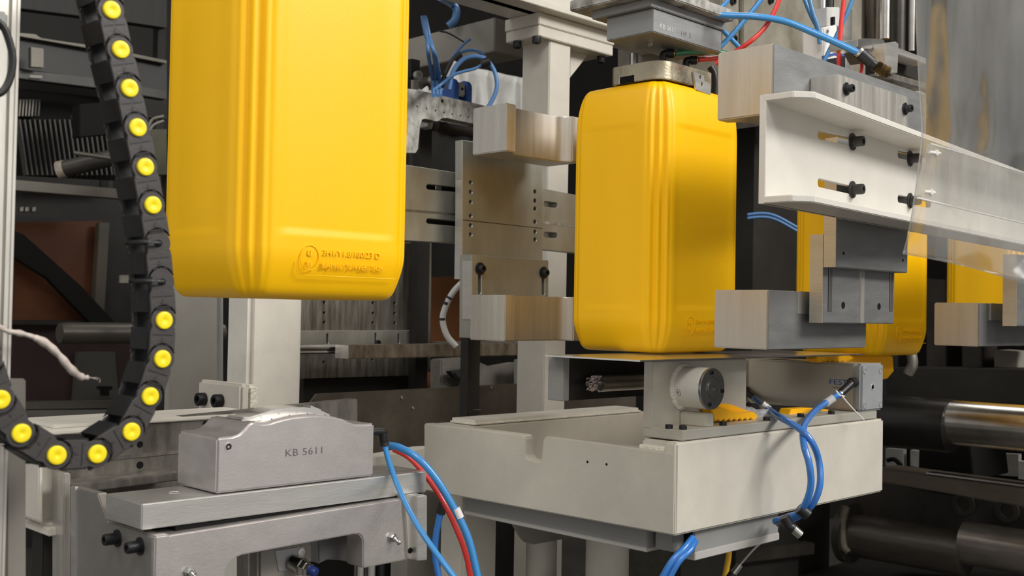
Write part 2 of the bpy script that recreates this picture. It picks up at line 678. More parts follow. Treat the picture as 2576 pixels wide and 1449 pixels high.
def jerrycan(px, py, d, label, marks=False):
    """near lower corner pixel + distance"""
    n = HD(px, py, d)
    k = CR * (1 - 0.7071) * 0.9
    c = V((n.x + CX / 2 - k, n.y + CY / 2 - k, n.z))
    r = root('jerrycan', c, label, 'jerrycan', 'yellow jerrycans in the machine')
    o = bpy.data.objects.new('body', CANME)
    COL.objects.link(o)
    o.parent = r
    WL[o] = c
    # moulded seam lines round the foot
    yf = c.y - CY / 2
    bm = bmesh.new()
    for s in range(10):
        pass
    bm.free()
    # embossed approval mark
    zb = c.z
    yy = yf - 0.0012
    th = 0.0004
    x0 = c.x - CX / 2 + 0.064
    bm = bmesh.new()
    cc = V((x0 + 0.0115, yy + 0.0002, zb + 0.0415))
    tubebm(bm, [cc + XV * (0.0115 * math.cos(a)) + ZV * (0.0125 * math.sin(a)) for a in [2 * PI * i / 36 for i in range(37)]], 0.0005, 6)
    bobj('embossed_ring', bm, YEL, r, 60)
    TEXT('embossed_marking', 'u', (x0 + 0.0078, yy, zb + 0.0435), XV, ZV, 0.0125, YEL, r, th)
    TEXT('embossed_marking', 'n', (x0 + 0.0078, yy, zb + 0.0325), XV, ZV, 0.0125, YEL, r, th)
    TEXT('embossed_marking', '3H1/Y1.8/180/23 D', (x0 + 0.0265, yy, zb + 0.0445), XV, ZV, 0.0085, YEL, r, th, 1.12, space=1.0)
    TEXT('embossed_marking', 'BAM16173-WERIT-UK', (x0 + 0.0265, yy, zb + 0.0315), XV, ZV, 0.0085, YEL, r, th, 1.0, space=1.0)
    bm = bmesh.new()
    x1 = c.x + CX / 2 - 0.034
    p = [V((x0 - 0.004, yy + .0004, zb + 0.038)), V((x0 - 0.003, yy + .0004, zb + 0.029)), V((x0 + 0.004, yy + .0004, zb + 0.0235)), V((x0 + 0.06, yy + .0004, zb + 0.0235)), V((x1, yy + .0004, zb + 0.0235))]
    tubebm(bm, p, 0.0004, 6)
    bobj('embossed_frame', bm, YEL, r, 60)
    return r, c


can1, c1 = jerrycan(620, 747, 1.093, 'large yellow jerrycan nearest the camera beside the cable chain, its top out of frame')
can2, c2 = jerrycan(1652, 889, 1.62, 'whole yellow jerrycan in the centre, standing over the steel sheet below the blow head')
can3, c3 = jerrycan(2205, 897, 2.03, 'yellow jerrycan partly hidden behind the dark stepped gripper bracket on the right')
can4, c4 = jerrycan(2562, 871, 2.56, 'farthest yellow jerrycan, a strip seen under the clear plastic curtain')

# flash slab under the third can
fl = prism('flash_tail', [HY(a, b, c3.y - 0.03) for a, b in ((2120, 893), (2247, 893), (2250, 935), (2236, 952), (2190, 962), (2120, 950))], (0, 0.012, 0), YELF, can3, 0.003)

# ================================================================== cable chain
YC = 0.80
BT = [(262, -76), (281, 25), (303, 125), (326, 222), (346, 321), (366, 420), (384, 516), (399, 612), (408, 709), (413, 806), (408, 903),
      (378, 997), (330, 1086), (245, 1142), (142, 1145), (54, 1090), (0, 1005), (-32, 908), (-44, 806), (-50, 700)]
BP = [HY(a, b, YC) for a, b in BT]
pitch = sum((BP[i + 1] - BP[i]).length for i in range(2, 12)) / 10
chain = root('cable_chain', (BP[13].x, YC, BP[13].z - 0.02), 'black plastic cable chain with round yellow clips, looping down in front of the left side', 'cable chain')
RH = pitch * 0.35
CW = 0.030   # chain width


def chain_outline(p, r, grow=0.0):
    """local (s, w): s along the link, w across; head at s=0"""
    o = []
    for i in range(13):
        a = PI / 2 + PI * i / 12 if False else math.radians(60 + 240 * i / 12)
        o.append((r * math.cos(a), r * math.sin(a)))
    o.append((r * 0.9, -r * 1.0))
    o.append((p - r * 0.52, -r * 1.0))
    o.append((p - r * 0.55, -r * 0.98))
    for i in range(9):
        a = math.radians(250 - 140 * i / 8)
        o.append((p + r * 1.16 * math.cos(a), r * 1.1 * math.sin(a)))
    o.append((p - r * 0.52, r * 1.0))
    o.append((r * 0.9, r * 1.0))
    return o


def link_mesh():
    bm = bmesh.new()
    ol = chain_outline(pitch, RH)
    for y0 in (0.0,):
        a = [bm.verts.new((s, y0, w)) for s, w in ol]
        b = [bm.verts.new((s, y0 + 0.003, w)) for s, w in ol]
        bm.faces.new(a)
        bm.faces.new(b[::-1])
        for i in range(len(a)):
            bm.faces.new((a[i], b[i], b[(i + 1) % len(a)], a[(i + 1) % len(a)]))
    bmesh.ops.recalc_face_normals(bm, faces=bm.faces)
    bmesh.ops.bevel(bm, geom=[e for e in bm.edges if e.calc_face_angle(0) > 1.2 and abs(e.verts[0].co.y - e.verts[1].co.y) < 1e-5], offset=0.0004, segments=1, affect='EDGES')
    me = bpy.data.meshes.new('link')
    bm.to_mesh(me)
    bm.free()
    me.materials.append(BLKG)
    return me


def box_mesh(name, b):
    bm = bmesh.new()
    abox(bm, *b)
    me = bpy.data.meshes.new(name)
    bm.to_mesh(me)
    bm.free()
    me.materials.append(BLK)
    return me


def emboss_mesh():
    bm = bmesh.new()
    for k in range(9):
        s = pitch * 0.62 + 0.0004 * (k % 2)
        abox(bm, s, s + 0.0012, -0.0004, 0.0003, -RH * 0.62 + k * RH * 0.14, -RH * 0.62 + k * RH * 0.14 + RH * 0.09)
    for k in range(8):
        s = pitch * 0.69
        abox(bm, s, s + 0.0009, -0.0004, 0.0003, -RH * 0.58 + k * RH * 0.15, -RH * 0.58 + k * RH * 0.15 + RH * 0.1)
    abox(bm, pitch * 0.46, pitch * 0.56, -0.0004, 0.0003, -0.0006, 0.0004)
    abox(bm, pitch * 0.52, pitch * 0.55, -0.0004, 0.0003, -0.002, 0.0002)
    abox(bm, pitch * 0.36, pitch * 0.375, -0.0006, 0.0003, -RH * 0.8, RH * 0.8)
    me = bpy.data.meshes.new('embossing')
    bm.to_mesh(me)
    bm.free()
    me.materials.append(BLKL)
    return me


def clip_mesh():
    bm = bmesh.new()
    r = RH * 0.66
    lathe(bm, (0, 0.0, 0), (0, -1, 0), [(0, r), (0.0012, r), (0.002, r * 0.93), (0.0023, r * 0.8), (0.0022, r * 0.3), (0.0014, r * 0.12)], 28)
    bmesh.ops.recalc_face_normals(bm, faces=bm.faces)
    me = bpy.data.meshes.new('yellow_clip')
    bm.to_mesh(me)
    bm.free()
    me.materials.append(CHY)
    for p in me.polygons:
        p.use_smooth = True
    me.set_sharp_from_angle(angle=math.radians(40))
    return me


LM, EM, CM, XM = link_mesh(), emboss_mesh(), clip_mesh(), None
IM = box_mesh('inner_plate', (pitch * 0.4, pitch * 1.32, 0.0031, 0.006, -RH * 0.86, RH * 0.86))
XM = box_mesh('cross_bar', (pitch * 0.2, pitch * 0.76, 0.0028, CW + 0.001, -0.0014, 0.0014))
for i in range(len(BP) - 1):
    d = BP[i + 1] - BP[i]
    L = d.length
    d.normalize()
    M = Matrix((d, YV, d.cross(YV))).transposed()
    o = bpy.data.objects.new('link', LM)
    COL.objects.link(o)
    o.parent = chain
    o.location = BP[i] - WL[chain] + YV * (0.0006 * (i % 2))
    o.rotation_euler = M.to_euler()
    o.scale = (L / pitch, 1, 1)
    WL[o] = BP[i]
    e = bpy.data.objects.new('embossing', EM)
    e['kind'] = 'stuff'
    COL.objects.link(e)
    e.parent = o
    for nm_, me_, lc_ in (('rear_plate', LM, (0, CW, 0)), ('inner_plate', IM, (0, 0, 0)), ('inner_plate', IM, (0, CW - 0.0063, 0)), ('cross_bar', XM, (0, 0, RH * .95)), ('cross_bar', XM, (0, 0, -RH * .95))):
        e = bpy.data.objects.new(nm_, me_)
        COL.objects.link(e)
        e.parent = o
        e.location = lc_
    if i in (7, 8):
        # open pivot hole with a cable tie threaded through
        hole = LATHE('pivot_hole', BP[i] + YV * 0.0008, (0, -1, 0), [(0, 0.0028), (0.0012, 0.0028)], DRK, None, 16)
        hole.parent = chain
        hole.location = WL[hole] - WL[chain]
        q = [BP[i] - YV * 0.0012, BP[i] - YV * 0.002 - XV * 0.006, BP[i] - YV * 0.0015 - XV * 0.0125, BP[i] + YV * 0.012 - XV * 0.0145, BP[i] + YV * 0.024 - XV * 0.0135]
        t = TUBE('cable_tie', q, 0.0021, BLK, chain)
        hb = BP[i] + V((-0.0085, -0.003, 0.0005))
        BOX('tie_head', hb.x - .003, hb.x + .003, hb.y - .0015, hb.y + .002, hb.z - .0035, hb.z + .0035, BLKL, chain, 0.0008)
    else:
        c = bpy.data.objects.new('yellow_clip', CM)
        COL.objects.link(c)
        c.parent = o

# ================================================================== left posts and cables
pr = root('aluminium_post', (HX(20, 900, 0.12).x, 0.66, 0), 'upright grooved aluminium profile post at the left edge of the picture', 'post')
# visible front face spans px 0..47, with two grooves
yp = 0.86
x0, x1 = HY(-60, 500, yp).x, HY(38, 500, yp).x
w = x1 - x0
g = [(x0, x0 + w * 0.30, 0), (x0 + w * 0.30, x0 + w * 0.42, 0.006), (x0 + w * 0.42, x0 + w * 0.62, 0), (x0 + w * 0.62, x0 + w * 0.72, 0.002),
     (x0 + w * 0.72, x0 + w * 0.80, 0.004), (x0 + w * 0.80, x0 + w * 0.93, 0.001), (x0 + w * 0.93, x1, 0)]
outl = []
for a, b, dd in g:
    outl += [V((a, yp + dd, 0.0)), V((b, yp + dd, 0.0))]
outl += [V((x1, yp + 0.03, 0)), V((x0, yp + 0.03, 0))]
prism('profile', outl, (0, 0, 1.85), ALUPR, pr, 0)
lp = root('lower_post', (HY(30, 1000, 0.89).x, 0.88, 0), 'pale steel angle post under the cable chain at the left edge', 'post')
PYP('plate', [(-60, 952), (66, 953), (66, 2600), (-60, 2600)], 0.895, 0.006, PAINTG, lp)
PYP('plate', [(-60, 1085), (22, 1085), (22, 2600), (-60, 2600)], 0.875, 0.008, DRB, lp)

o = TUBE('black_cable', [HY(-30, 40, .84), HY(4, 62, .84), HY(22, 100, .84), HY(32, 150, .84), HY(24, 200, .84), HY(4, 232, .84), HY(-30, 240, .84)], 0.0028, BLK)
tag(o, 'short black cable looping over the aluminium post at the upper left edge', 'cable')
o = BOX('cable_clamp', HY(-20, 0, .845).x, HY(14, 0, .845).x, 0.838, 0.855, HY(0, 68, .84).z, HY(0, 28, .84).z, DUCT, None, 0.002)
tag(o, 'grey clamp holding the black cable on the aluminium post', 'clamp')
pts = [(-8, 820), (18, 833), (48, 838), (84, 848), (118, 866), (150, 895), (178, 928), (205, 948), (228, 950), (246, 955)]
P = [HY(a, b, 0.845) for a, b in pts]
path = crom(P, 6)
rr = [0.0020 + 0.0006 * math.sin(i * 0.9) * math.sin(i * 0.37) + (0.0010 if 18 < i < 44 else 0) - (0.0018 if i > 46 else 0) for i in range(len(path))]
rr = [max(0.0004, r) for r in rr]
bm = bmesh.new()
tubebm(bm, path, rr, 8)
tubebm(bm, crom([HY(228, 950, .845), HY(244, 950, .845), HY(252, 955, .846), HY(250, 962, .846)], 4), 0.0003, 5)
o = bobj('frayed_wrap', bm, ROPE, None, 60)
tag(o, 'frayed whitish plastic wrap sticking out from the aluminium post', 'wrap')

# ================================================================== lower left machine
# ---- engraved holder block
kn = HD(547, 1242, 1.085)
KX, KY = kn.x, kn.y
kb = root('holder_block', (KX + .1, KY + .035, kn.z), 'aluminium block with curved top engraved KB 5611, on the clamp plate below the nearest jerrycan', 'machine part')
top = [(547, 1103), (560, 1100), (585, 1098), (602, 1092), (616, 1080), (628, 1066), (638, 1060), (648, 1062), (660, 1066), (680, 1064), (704, 1056), (735, 1049), (770, 1045),
       (805, 1044), (838, 1048), (865, 1055), (880, 1063), (892, 1067), (915, 1067), (943, 1065)]
pts = [HY(547, 1242, KY)] + [HY(a, b, KY) for a, b in top] + [HY(946, 1190, KY)]
pts[-1].z = pts[0].z
pts[-1].x = pts[-2].x
pts[0].x = pts[1].x
KD = 0.078
prism('body', pts, (0, KD, 0), ALUM, kb, 0.0022, None, 40)
# raised insert strips on the top
def topz(px):
    for (a, b), (c, d) in zip(top, top[1:]):
        if a <= px <= c:
            return HY(px, b + (d - b) * (px - a) / (c - a), KY)
    return HY(px, 1066, KY)


strip = [topz(a) for a in (640, 660, 690, 720, 760, 800, 840, 866)]
lo = [p + V((0, 0, -0.002)) for p in strip]
hi = [p + V((0, 0, 0.0075 * math.sin(PI * (i + 1.2) / (len(strip) + 1.4)))) for i, p in enumerate(strip)]
prism('raised_rib', [p + YV * 0.022 for p in lo + hi[::-1]], (0, 0.034, 0), ALUP, kb, 0.002, None, 50)
prism('end_pad', [p + YV * 0.05 for p in [topz(846) + ZV * -0.002, topz(885) + ZV * -0.002, topz(885) + ZV * 0.010, topz(848) + ZV * 0.010]], (0, 0.02, 0), ALUP, kb, 0.003)
for px in (655, 700, 745, 790, 835):
    LATHE('pin', topz(px) + YV * 0.012 - ZV * .0005, ZV, [(0, 0.0009), (0.0012, 0.0009), (0.0016, 0.0004)], STL, kb, 10)
c = HY(575, 1124, KY)
LATHE('counterbore_rim', c + YV * .0003, (0, -1, 0), [(0, 0.0043), (0.0008, 0.0042), (0.0008, 0.0034), (-0.001, 0.0033)], ALUP, kb, 20)
LATHE('set_screw', c, (0, -1, 0), [(0, 0.0032), (0.0003, 0.003), (0.0004, 0.0014), (-0.0004, 0.0013)], STB, kb, 20)
for a, b, r in ((468, 1112, 0.0036), (530, 1125, 0.0036), (495, 1172, 0.0068)):
    c = HX(a, b, KX)
    bm = bmesh.new()
    lathe(bm, c + XV * 0.0002, (-1, 0, 0), [(0, r * 1.05), (0.0005, r), (0.0005, r * 0.92), (0.0002, r * 0.88), (0.0002, 0.00001)], 24, False)
    bobj('dowel_hole', bm, STB, kb)
TEXT('engraving', 'KB 5611', HY(716, 1149, KY) - YV * 0.0001, V((1, 0, 0.0)), ZV, 0.0105, ENG, kb, 0.0001, 1.25, space=1.08)

# ---- clamp plate (upper jaw)
an = HD(357, 1268, 1.028)
AX, AY = an.x, an.y
ax1 = HY(1074, 1185, AY).x
al = HX(271, 1250, AX).y
pb = HY(357, 1334, AY).z
cp = root('clamp_plate', ((AX + ax1) / 2, AY + .03, pb), 'thick brushed aluminium plate carrying the engraved block, lower left', 'plate')
BOX('plate', AX, ax1, AY, al + 0.005, pb, an.z, ALU, cp, 0.0012)
recess('bolt_hole', HZ(438, 1239, an.z), ZV, 0.0055, cp, ALUM)

# ---- body block below
bn = HD(382, 1352, 1.025)
BX, BY = bn.x, bn.y
body = root('milled_clamp', (BX + .15, BY + .08, 0.9), 'milled steel clamp body with V notch and two black cap screws under the clamp plate', 'machine part')
lf = [(382, 1352), (372, 1347), (357, 1336), (270, 1311), (245, 1242), (178, 1225), (178, 1700), (382, 1900)]
PXP('side_plate', lf, BX, 0.011, mat('side plate steel', (150, 146, 141), 0.45, 0.7, mott=0.15, msc=10, bump=0.2, bsc=80), body, 0.0012)
PXP('edge_strip', [(189, 1224), (178, 1223), (178, 1700), (189, 1710)], BX - 0.0012, 0.003, ALU, body, 0)
BOX('corner_plate', BX + .0002, HY(425, 1350, BY - .004).x, BY - 0.006, BY + 0.01, 0.9, HY(400, 1348, BY - .006).z, ALUM, body, 0.0015)
for a, b in ((296, 1354), (353, 1374)):
    c = HX(a, b, BX)
    SCREW(c, (-1, 0, 0), 0.0056, 0.0125, body, 0.0085)
fp = [(400, 1350), (1020, 1253), (1036, 1254), (1036, 1406), (913, 1430), (913, 1360), (910, 1350), (902, 1344), (890, 1344), (610, 1396), (592, 1403), (577, 1414), (568, 1432), (566, 1450), (566, 1900), (400, 1900)]
PYP('front_plate', fp, BY, 0.03, ALUM, body, 0.0015)
# dark slot above and inner block
pz = pb
BOX('gap_block', BX + 0.03, ax1 - 0.005, BY + 0.012, BY + 0.06, pz - 0.018, pz - 0.0002, DRK, body, 0)
# end bracket on the right
ep = root('end_bracket', (HY(1050, 1300, BY - .01).x, BY, 1.0), 'narrow upright aluminium end bracket to the right of the clamp body', 'bracket')
PYP('bracket', [(1049, 1249), (1075, 1246), (1075, 1409), (1049, 1411)], BY - 0.012, 0.02, ALU, ep, 0.0008)
PYP('bracket_web', [(1017, 1244), (1050, 1250), (1050, 1410), (1028, 1406)], BY - 0.004, 0.014, ALUX, ep, 0.0008)
recess('hole', HY(1032, 1385, BY - 0.004), -YV, 0.003, ep)


def nipple(p, ax, s, parent):
    bm = bmesh.new()
    ax = V(ax).normalized()
    lathe(bm, p, ax, [(0, 5.2 * s), (2.2 * s, 5.2 * s), (2.4 * s, 4.4 * s), (4 * s, 4.6 * s), (5.2 * s, 3.6 * s)], 6)
    d = (ax + XV * 0.5 - ZV * 0.9).normalized()
    q = V(p) + ax * 4.5 * s
    lathe(bm, q, d, [(0, 3.2 * s), (3 * s, 3.2 * s), (3.4 * s, 2.2 * s), (6 * s, 2.2 * s), (7 * s, 3 * s), (8.4 * s, 2.6 * s), (9.2 * s, 1.2 * s)], 12)
    return bobj('grease_nipple', bm, STL, parent)


nipple(HY(985, 1352, BY) - YV * .0003, -YV, 0.001, body)
nipple(HY(475, 1440, BY) - YV * .0003, -YV, 0.0011, body)
# air cylinder seen through the window
ac = root('air_cylinder', (HY(720, 1400, BY + .05).x, BY + .06, .9), 'small silver air cylinder with blue capped fitting inside the clamp body window', 'air cylinder')
PYP('end_block', [(650, 1382), (778, 1358), (786, 1366), (786, 1700), (650, 1700)], BY + 0.045, 0.045, PAINTG, ac, 0.006)
PYP('profile_face', [(690, 1384), (768, 1372), (768, 1432), (700, 1440)], BY + 0.044, 0.005, mat('anodised cylinder', (158, 158, 158), 0.4, 0.5), ac, 0.001)
c = HY(735, 1415, BY + 0.044)
fa = V((0.35, -1, -0.25)).normalized()
LATHE('fitting_body', c, fa, [(0, 0.0085), (0.011, 0.0085), (0.0115, 0.0095), (0.013, 0.0095)], STL, ac, 24)
LATHE('fitting_nut', c + fa * 0.013, fa, [(0, 0.0088), (0.006, 0.0088), (0.0065, 0.0072), (0.011, 0.0072)], STL, ac, 6)
LATHE('blue_cap', c + fa * 0.023, fa, [(0, 0.0055), (0.007, 0.0055), (0.009, 0.0048), (0.0095, 0.003)], BCAP, ac, 20)
SCREW(HY(758, 1390, BY + .044), -YV, 0.0045, 0.001, ac, 0, ALUM)
LATHE('rod', V((HY(905, 1440, BY + .05).x, BY + .05, .8)), ZV, [(0, 0.0065), (0.262, 0.0065)], CHR, ac)
LATHE('rod', V((HY(930, 1440, BY + .06).x, BY + .06, .8)), ZV, [(0, 0.009), (0.262, 0.009)], CHR, ac)
LATHE('rod', V((HY(958, 1440, BY + .05).x, BY + .05, .8)), ZV, [(0, 0.004), (0.262, 0.004)], STB, ac)
PYP('guide_rail', [(625, 1390), (640, 1388), (640, 1700), (625, 1700)], BY + .06, 0.01, ALU, ac)
PYP('inner_plate', [(800, 1330), (900, 1325), (905, 1420), (860, 1410), (826, 1408), (800, 1420)], BY + .075, 0.02, ALUF, ac, 0.002)
SCREW(HY(612, 1402, BY + .09), -YV, 0.008, 0.006, ac)

# ---- steel beam behind and white bracket
MB = 1.20
beam = root('steel_beam', (HY(500, 1150, MB).x, MB, .9), 'long dull steel beam with holes running behind the engraved block', 'beam')
PYP('web', [(166, 1190), (172, 1075), (300, 1064), (560, 1039), (900, 1004), (900, 1260), (620, 1290), (400, 1330), (166, 1500)], MB, 0.02, GALD, beam, 0.001)
BOX('top_flange', HY(130, 1080, MB).x, HY(660, 1030, MB).x, MB - 0.004, MB + 0.09, HY(300, 1066, MB).z - .001, HY(300, 1058, MB).z, PAINTW, beam, 0.001)
PYP('lower_rail', [(178, 1222), (300, 1206), (455, 1188), (455, 1208), (300, 1228), (185, 1242)], MB - .045, 0.045, GALD, beam, 0.001)
PYP('rail_groove', [(260, 1150), (460, 1132), (460, 1140), (260, 1160)], MB - .001, 0.004, GALD, beam, 0)
for a, b, r in ((352, 1118, 8), (352, 1170, 9), (540, 1062, 7), (516, 1066, 7)):
    recess('hole', HY(a, b, MB), -YV, r * 1.25 / FPX * 0.95, beam)
sp = root('beam_end_plate', (HY(170, 1300, MB - .05).x, MB, .8), 'thin upright steel plate left of the milled clamp body', 'plate')
PYP('plate', [(161, 1190), (178, 1190), (178, 1800), (161, 1800)], MB - 0.05, 0.03, ALUX, sp, 0.001)
wb = root('white_bracket', (HY(130, 1200, MB + .03).x, MB + .03, .8), 'pale painted channel bracket between the lower left post and the steel beam', 'bracket')
PYP('back_plate', [(103, 1080), (166, 1070), (166, 1330), (103, 1322)], MB + 0.02, 0.02, PAINT, wb)
PYP('left_flange', [(97, 1082), (108, 1080), (108, 1320), (97, 1312)], MB - 0.02, 0.05, PAINT, wb)
BOX('top_plate', HY(97, 1080, MB).x, HY(220, 1066, MB).x, MB - .02, MB + .12, HY(120, 1083, MB).z - .003, HY(120, 1078, MB).z, PAINTW, wb)
BOX('foot_plate', HY(94, 1310, MB).x, HY(170, 1320, MB).x, MB - .03, MB + .04, HY(120, 1336, MB).z, HY(120, 1316, MB).z, PAINT, wb)
BOX('leg', HY(110, 1310, MB).x, HY(160, 1320, MB).x, MB, MB + .03, 0, HY(120, 1336, MB).z, DRM, wb)

# ---- cream column behind the nearest can
cn = HD(627, 900, 1.70)
col = root('cream_column', (cn.x + .06, cn.y + .05, 0), 'cream painted square column below and behind the nearest jerrycan', 'column')
xr = HY(762, 900, cn.y).x
yl = HX(566, 900, cn.x).y
BOX('column', cn.x, xr, cn.y, yl, 0, 1.42, PAINTW, col, 0.008)
fx = HD(605, 1000, 1.55)
fy2 = HX(497, 1000, fx.x).y
ft = HX(600, 966, fx.x).z
BOX('flange_block', fx.x, HY(628, 1000, fx.y).x, fx.y, fy2, fx.z - .045, ft, PAINT, col, 0.004)
BOX('weld_plate', HY(628, 1000, fx.y).x, HY(655, 1000, fx.y).x, fx.y + .004, cn.y + .002, fx.z - .045, ft - .002, WELD, col, 0.004)
for a, b in ((514, 1004), (556, 1008)):
    SCREW(HX(a, b, fx.x), (-1, 0, 0), 0.0095, 0.012, col, 0.0)
gp = root('flat_panel', (cn.x, cn.y + .5, 0), 'flat grey upright panel behind the cable chain, left of the cream column', 'panel')
PYP('panel', [(432, 700), (560, 700), (560, 1060), (424, 1060)], 2.05, 0.02, PAINTG, gp)
PYP('edge', [(556, 690), (562, 690), (562, 1060), (556, 1060)], 2.04, 0.03, DUCT, gp)
BOX('leg', HY(440, 1000, 2.05).x, HY(560, 1000, 2.05).x, 2.05, 2.07, 0, HY(500, 1060, 2.05).z, DRM, gp, 0)

# ================================================================== hoses at the engraved block
el = root('elbow_fitting', (HY(961, 1110, KY + .03)), 'black elbow fitting at the right end of the engraved block', 'fitting')
fy_ = KY + 0.022
kx1 = pts[-1].x if False else HY(944, 1100, KY).x
a0 = HY(950, 1085, fy_)
TUBE('elbow', [V((kx1 + .0005, fy_, a0.z)), HY(961, 1086, fy_), HY(964, 1095, fy_), HY(967, 1120, fy_)], 0.0047, BLK, el)
TUBE('collar', [HY(967, 1112, fy_), HY(968, 1121, fy_)], 0.0052, BLKL, el, 1)
TUBE('release_ring', [HY(968, 1121, fy_), HY(968.5, 1125, fy_)], 0.0046, BLUD, el, 1)
LATHE('lower_port', V((kx1 + .0003, fy_ + .01, HY(955, 1140, fy_).z)), XV, [(0, 0.008), (0.005, 0.008), (0.006, 0.007)], BRS, el)
dd = dep(HY(968, 1124, fy_))
tubething('blue_air_tube', [(968, 1122, dd), (982, 1172, dd - .02), (1008, 1240, dd - .05), (1046, 1315, dd - .09), (1095, 1388, dd - .12), (1150, 1462, dd - .14)], 15, BLU,
          'blue air tube falling steeply from the black elbow across the end bracket', 'tube')
tubething('blue_air_tube', [(975, 1120, dd + .02), (1005, 1126, dd + .01), (1050, 1152, dd), (1095, 1202, dd), (1140, 1275, dd), (1178, 1355, dd), (1204, 1460, dd)], 19, BLU,
          'thick blue air tube arching out beside the red tube, with a small label', 'tube')
tubething('red_air_tube', [(990, 1130, dd + .03), (1030, 1152, dd + .025), (1072, 1198, dd + .02), (1115, 1262, dd + .012), (1150, 1335, dd + .01), (1172, 1395, dd + .01), (1186, 1462, dd + .01)], 14, REDT,
          'red air tube curving down between the two blue tubes', 'tube')
a, b = HD(1147, 1279, dd - .0005), HD(1158, 1303, dd - .0005)
o = TUBE('tube_label', [a, b], 0.0046, LBL, None, 1, 14)
tag(o, 'small white label sleeve on the thick blue tube', 'label')
tubething('blue_air_tube', [(1112, 1272, 1.5), (1103, 1312, 1.5), (1095, 1360, 1.5), (1096, 1410, 1.5), (1108, 1470, 1.5)], 17, BLUD,
          'darker blue tube hanging behind the end bracket, wrapped in black tape at its top', 'tube')
o = TUBE('tape_wrap', [HD(1117, 1262, 1.5), HD(1108, 1292, 1.5)], 0.0062, BLK, None, 1)
tag(o, 'black tape wrap at the top of the darker blue tube', 'tape')
# ================================================================== white carriage under the centre can
gn = HD(1697, 1348, 1.45)
GX, GY, GZ0 = gn.x, gn.y, gn.z
GT = HD(1697, 1143, 1.45).z
gL = HX(1066, 1150, GX).y
gR = HY(2221, 1150, GY).x
car = root('carriage', ((GX + gR) / 2, (GY + gL) / 2, GZ0), 'large grey-white painted steel carriage box with a notch in its front wall, in the centre', 'machine frame')
gl = [(1066, 1065), (1200, 1080), (1312, 1094), (1318, 1097), (1321, 1102), (1321, 1142), (1324, 1150), (1331, 1156), (1340, 1158), (1352, 1160), (1358, 1161), (1361, 1156), (1366, 1104), (1371, 1098), (1380, 1098), (1500, 1113), (1697, 1141), (1697, 1348), (1066, 1233)]
P = [HX(a, b, GX) for a, b in gl]
topzz = GT
WT = 0.02
P2 = []
for p in P:
    P2.append(p)
prism('front_wall', P2, (WT, 0, 0), PAINT, car, 0.002)
# height of the wall top at the near corner is GT; other walls follow it
BOX('side_wall', GX + 0.0006, gR, GY - .0008, GY + 0.02, GZ0 - .0005, HY(1720, 1110, GY).z - .001, PAINT, car, 0.003)
bn_ = HX(1066, 1065, GX)
BOX('far_wall', GX + WT - 0.001, GX + 0.50, gL - 0.075, gL, GZ0 + .002, bn_.z - .0008, PAINT, car, 0.002)
BOX('floor_plate', GX + .01, gR - .02, GY + .01, gL - .01, GZ0 + 0.004, GZ0 + 0.02, PAINT, car, 0)
BOX('end_wall', gR - 0.02, gR - .0005, GY + .02, gL - .02, GZ0 + .002, GT + .006, PAINT, car, 0.002)
BOX('inner_wall', HY(1612, 1050, gL - .19).x, gR - 0.021, GY + 0.021, GY + .11, GZ0 + .02, GT - .002, PAINT, car, 0.001)
# raised welded strips on the walls
zt = bn_.z
s0 = HZ(1118, 1048, zt + .008)
BOX('top_strip', s0.x, GX + 0.47, gL - 0.068, gL - 0.012, zt, zt + 0.008, PAINTW, car, 0.001)
BOXES('weld_bead', [(s0.x - .003, GX + .472, gL - .0725, gL - .0675, zt, zt + .0035), (s0.x - .004, s0.x, gL - .072, gL - .012, zt, zt + .0035)], WELD, car, 0.001)
k = HX(1612, 1103, GX + .012)
zc_ = HY(1720, 1110, GY).z
BOX('corner_step', GX + 0.014, GX + 0.10, GY + 0.006, k.y, GT - .001, zc_ - .002, PAINT, car, 0.003)
BOXES('weld_bead', [(GX + .009, GX + .016, GY + .004, k.y + .002, GT - .002, GT + .006)], WELD, car, 0.002)
for a, b in ((1478, 1162), (1526, 1168)):
    recess('hole', HX(a, b, GX), -XV, 0.0016, car)
LATHE('hole', HZ(1200, 1031, zt + .008) + ZV * .0001, ZV, [(0, 0.008), (0.0003, 0.0075)], GALD, car, 20)
# cable ducts under the carriage
dk = root('cable_duct', (GX + .03, GY + .2, GZ0 - .03), 'grey plastic cable duct under the long front wall of the carriage', 'cable duct', 'grey ducts under the carriage')
dz = GZ0 - 0.0008
ya, yb = HX(1168, 1280, GX + .025).y, HX(1628, 1350, GX + .025).y
BOX('channel', GX + 0.025, GX + 0.06, yb, ya, dz - 0.030, dz, DUCT, dk, 0.001)
BOX('cover', GX + 0.0235, GX + 0.061, yb - .0005, ya + .0005, dz - 0.0345, dz - 0.0285, mat('light duct cover', (176, 174, 170), 0.4), dk, 0.001)
BOX('end_piece', GX + 0.035, GX + 0.065, yb - .035, yb - .006, dz - 0.03, dz, DUCT, dk, 0.001)
dk = root('cable_duct', (GX + .1, GY + .03, GZ0 - .03), 'grey cable duct under the carriage right side, blue tubes leaving its end', 'cable duct', 'grey ducts under the carriage')
xa, xb = HY(1747, 1360, GY + .012).x, HY(1958, 1330, GY + .012).x
BOX('channel', xa, xb, GY + 0.012, GY + 0.045, dz - 0.034, dz, DUCT, dk, 0.001)
BOX('cover', xa - .001, xb + .001, GY + 0.0105, GY + 0.046, dz - 0.042, dz - 0.031, bpy.data.materials['light duct cover'], dk, 0.001)
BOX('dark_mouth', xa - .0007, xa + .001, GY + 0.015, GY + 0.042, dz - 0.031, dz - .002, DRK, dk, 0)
BOX('inner_shade', xa - .02, xa - .001, GY + 0.03, GY + 0.05, dz - 0.025, dz, DRK, dk, 0)
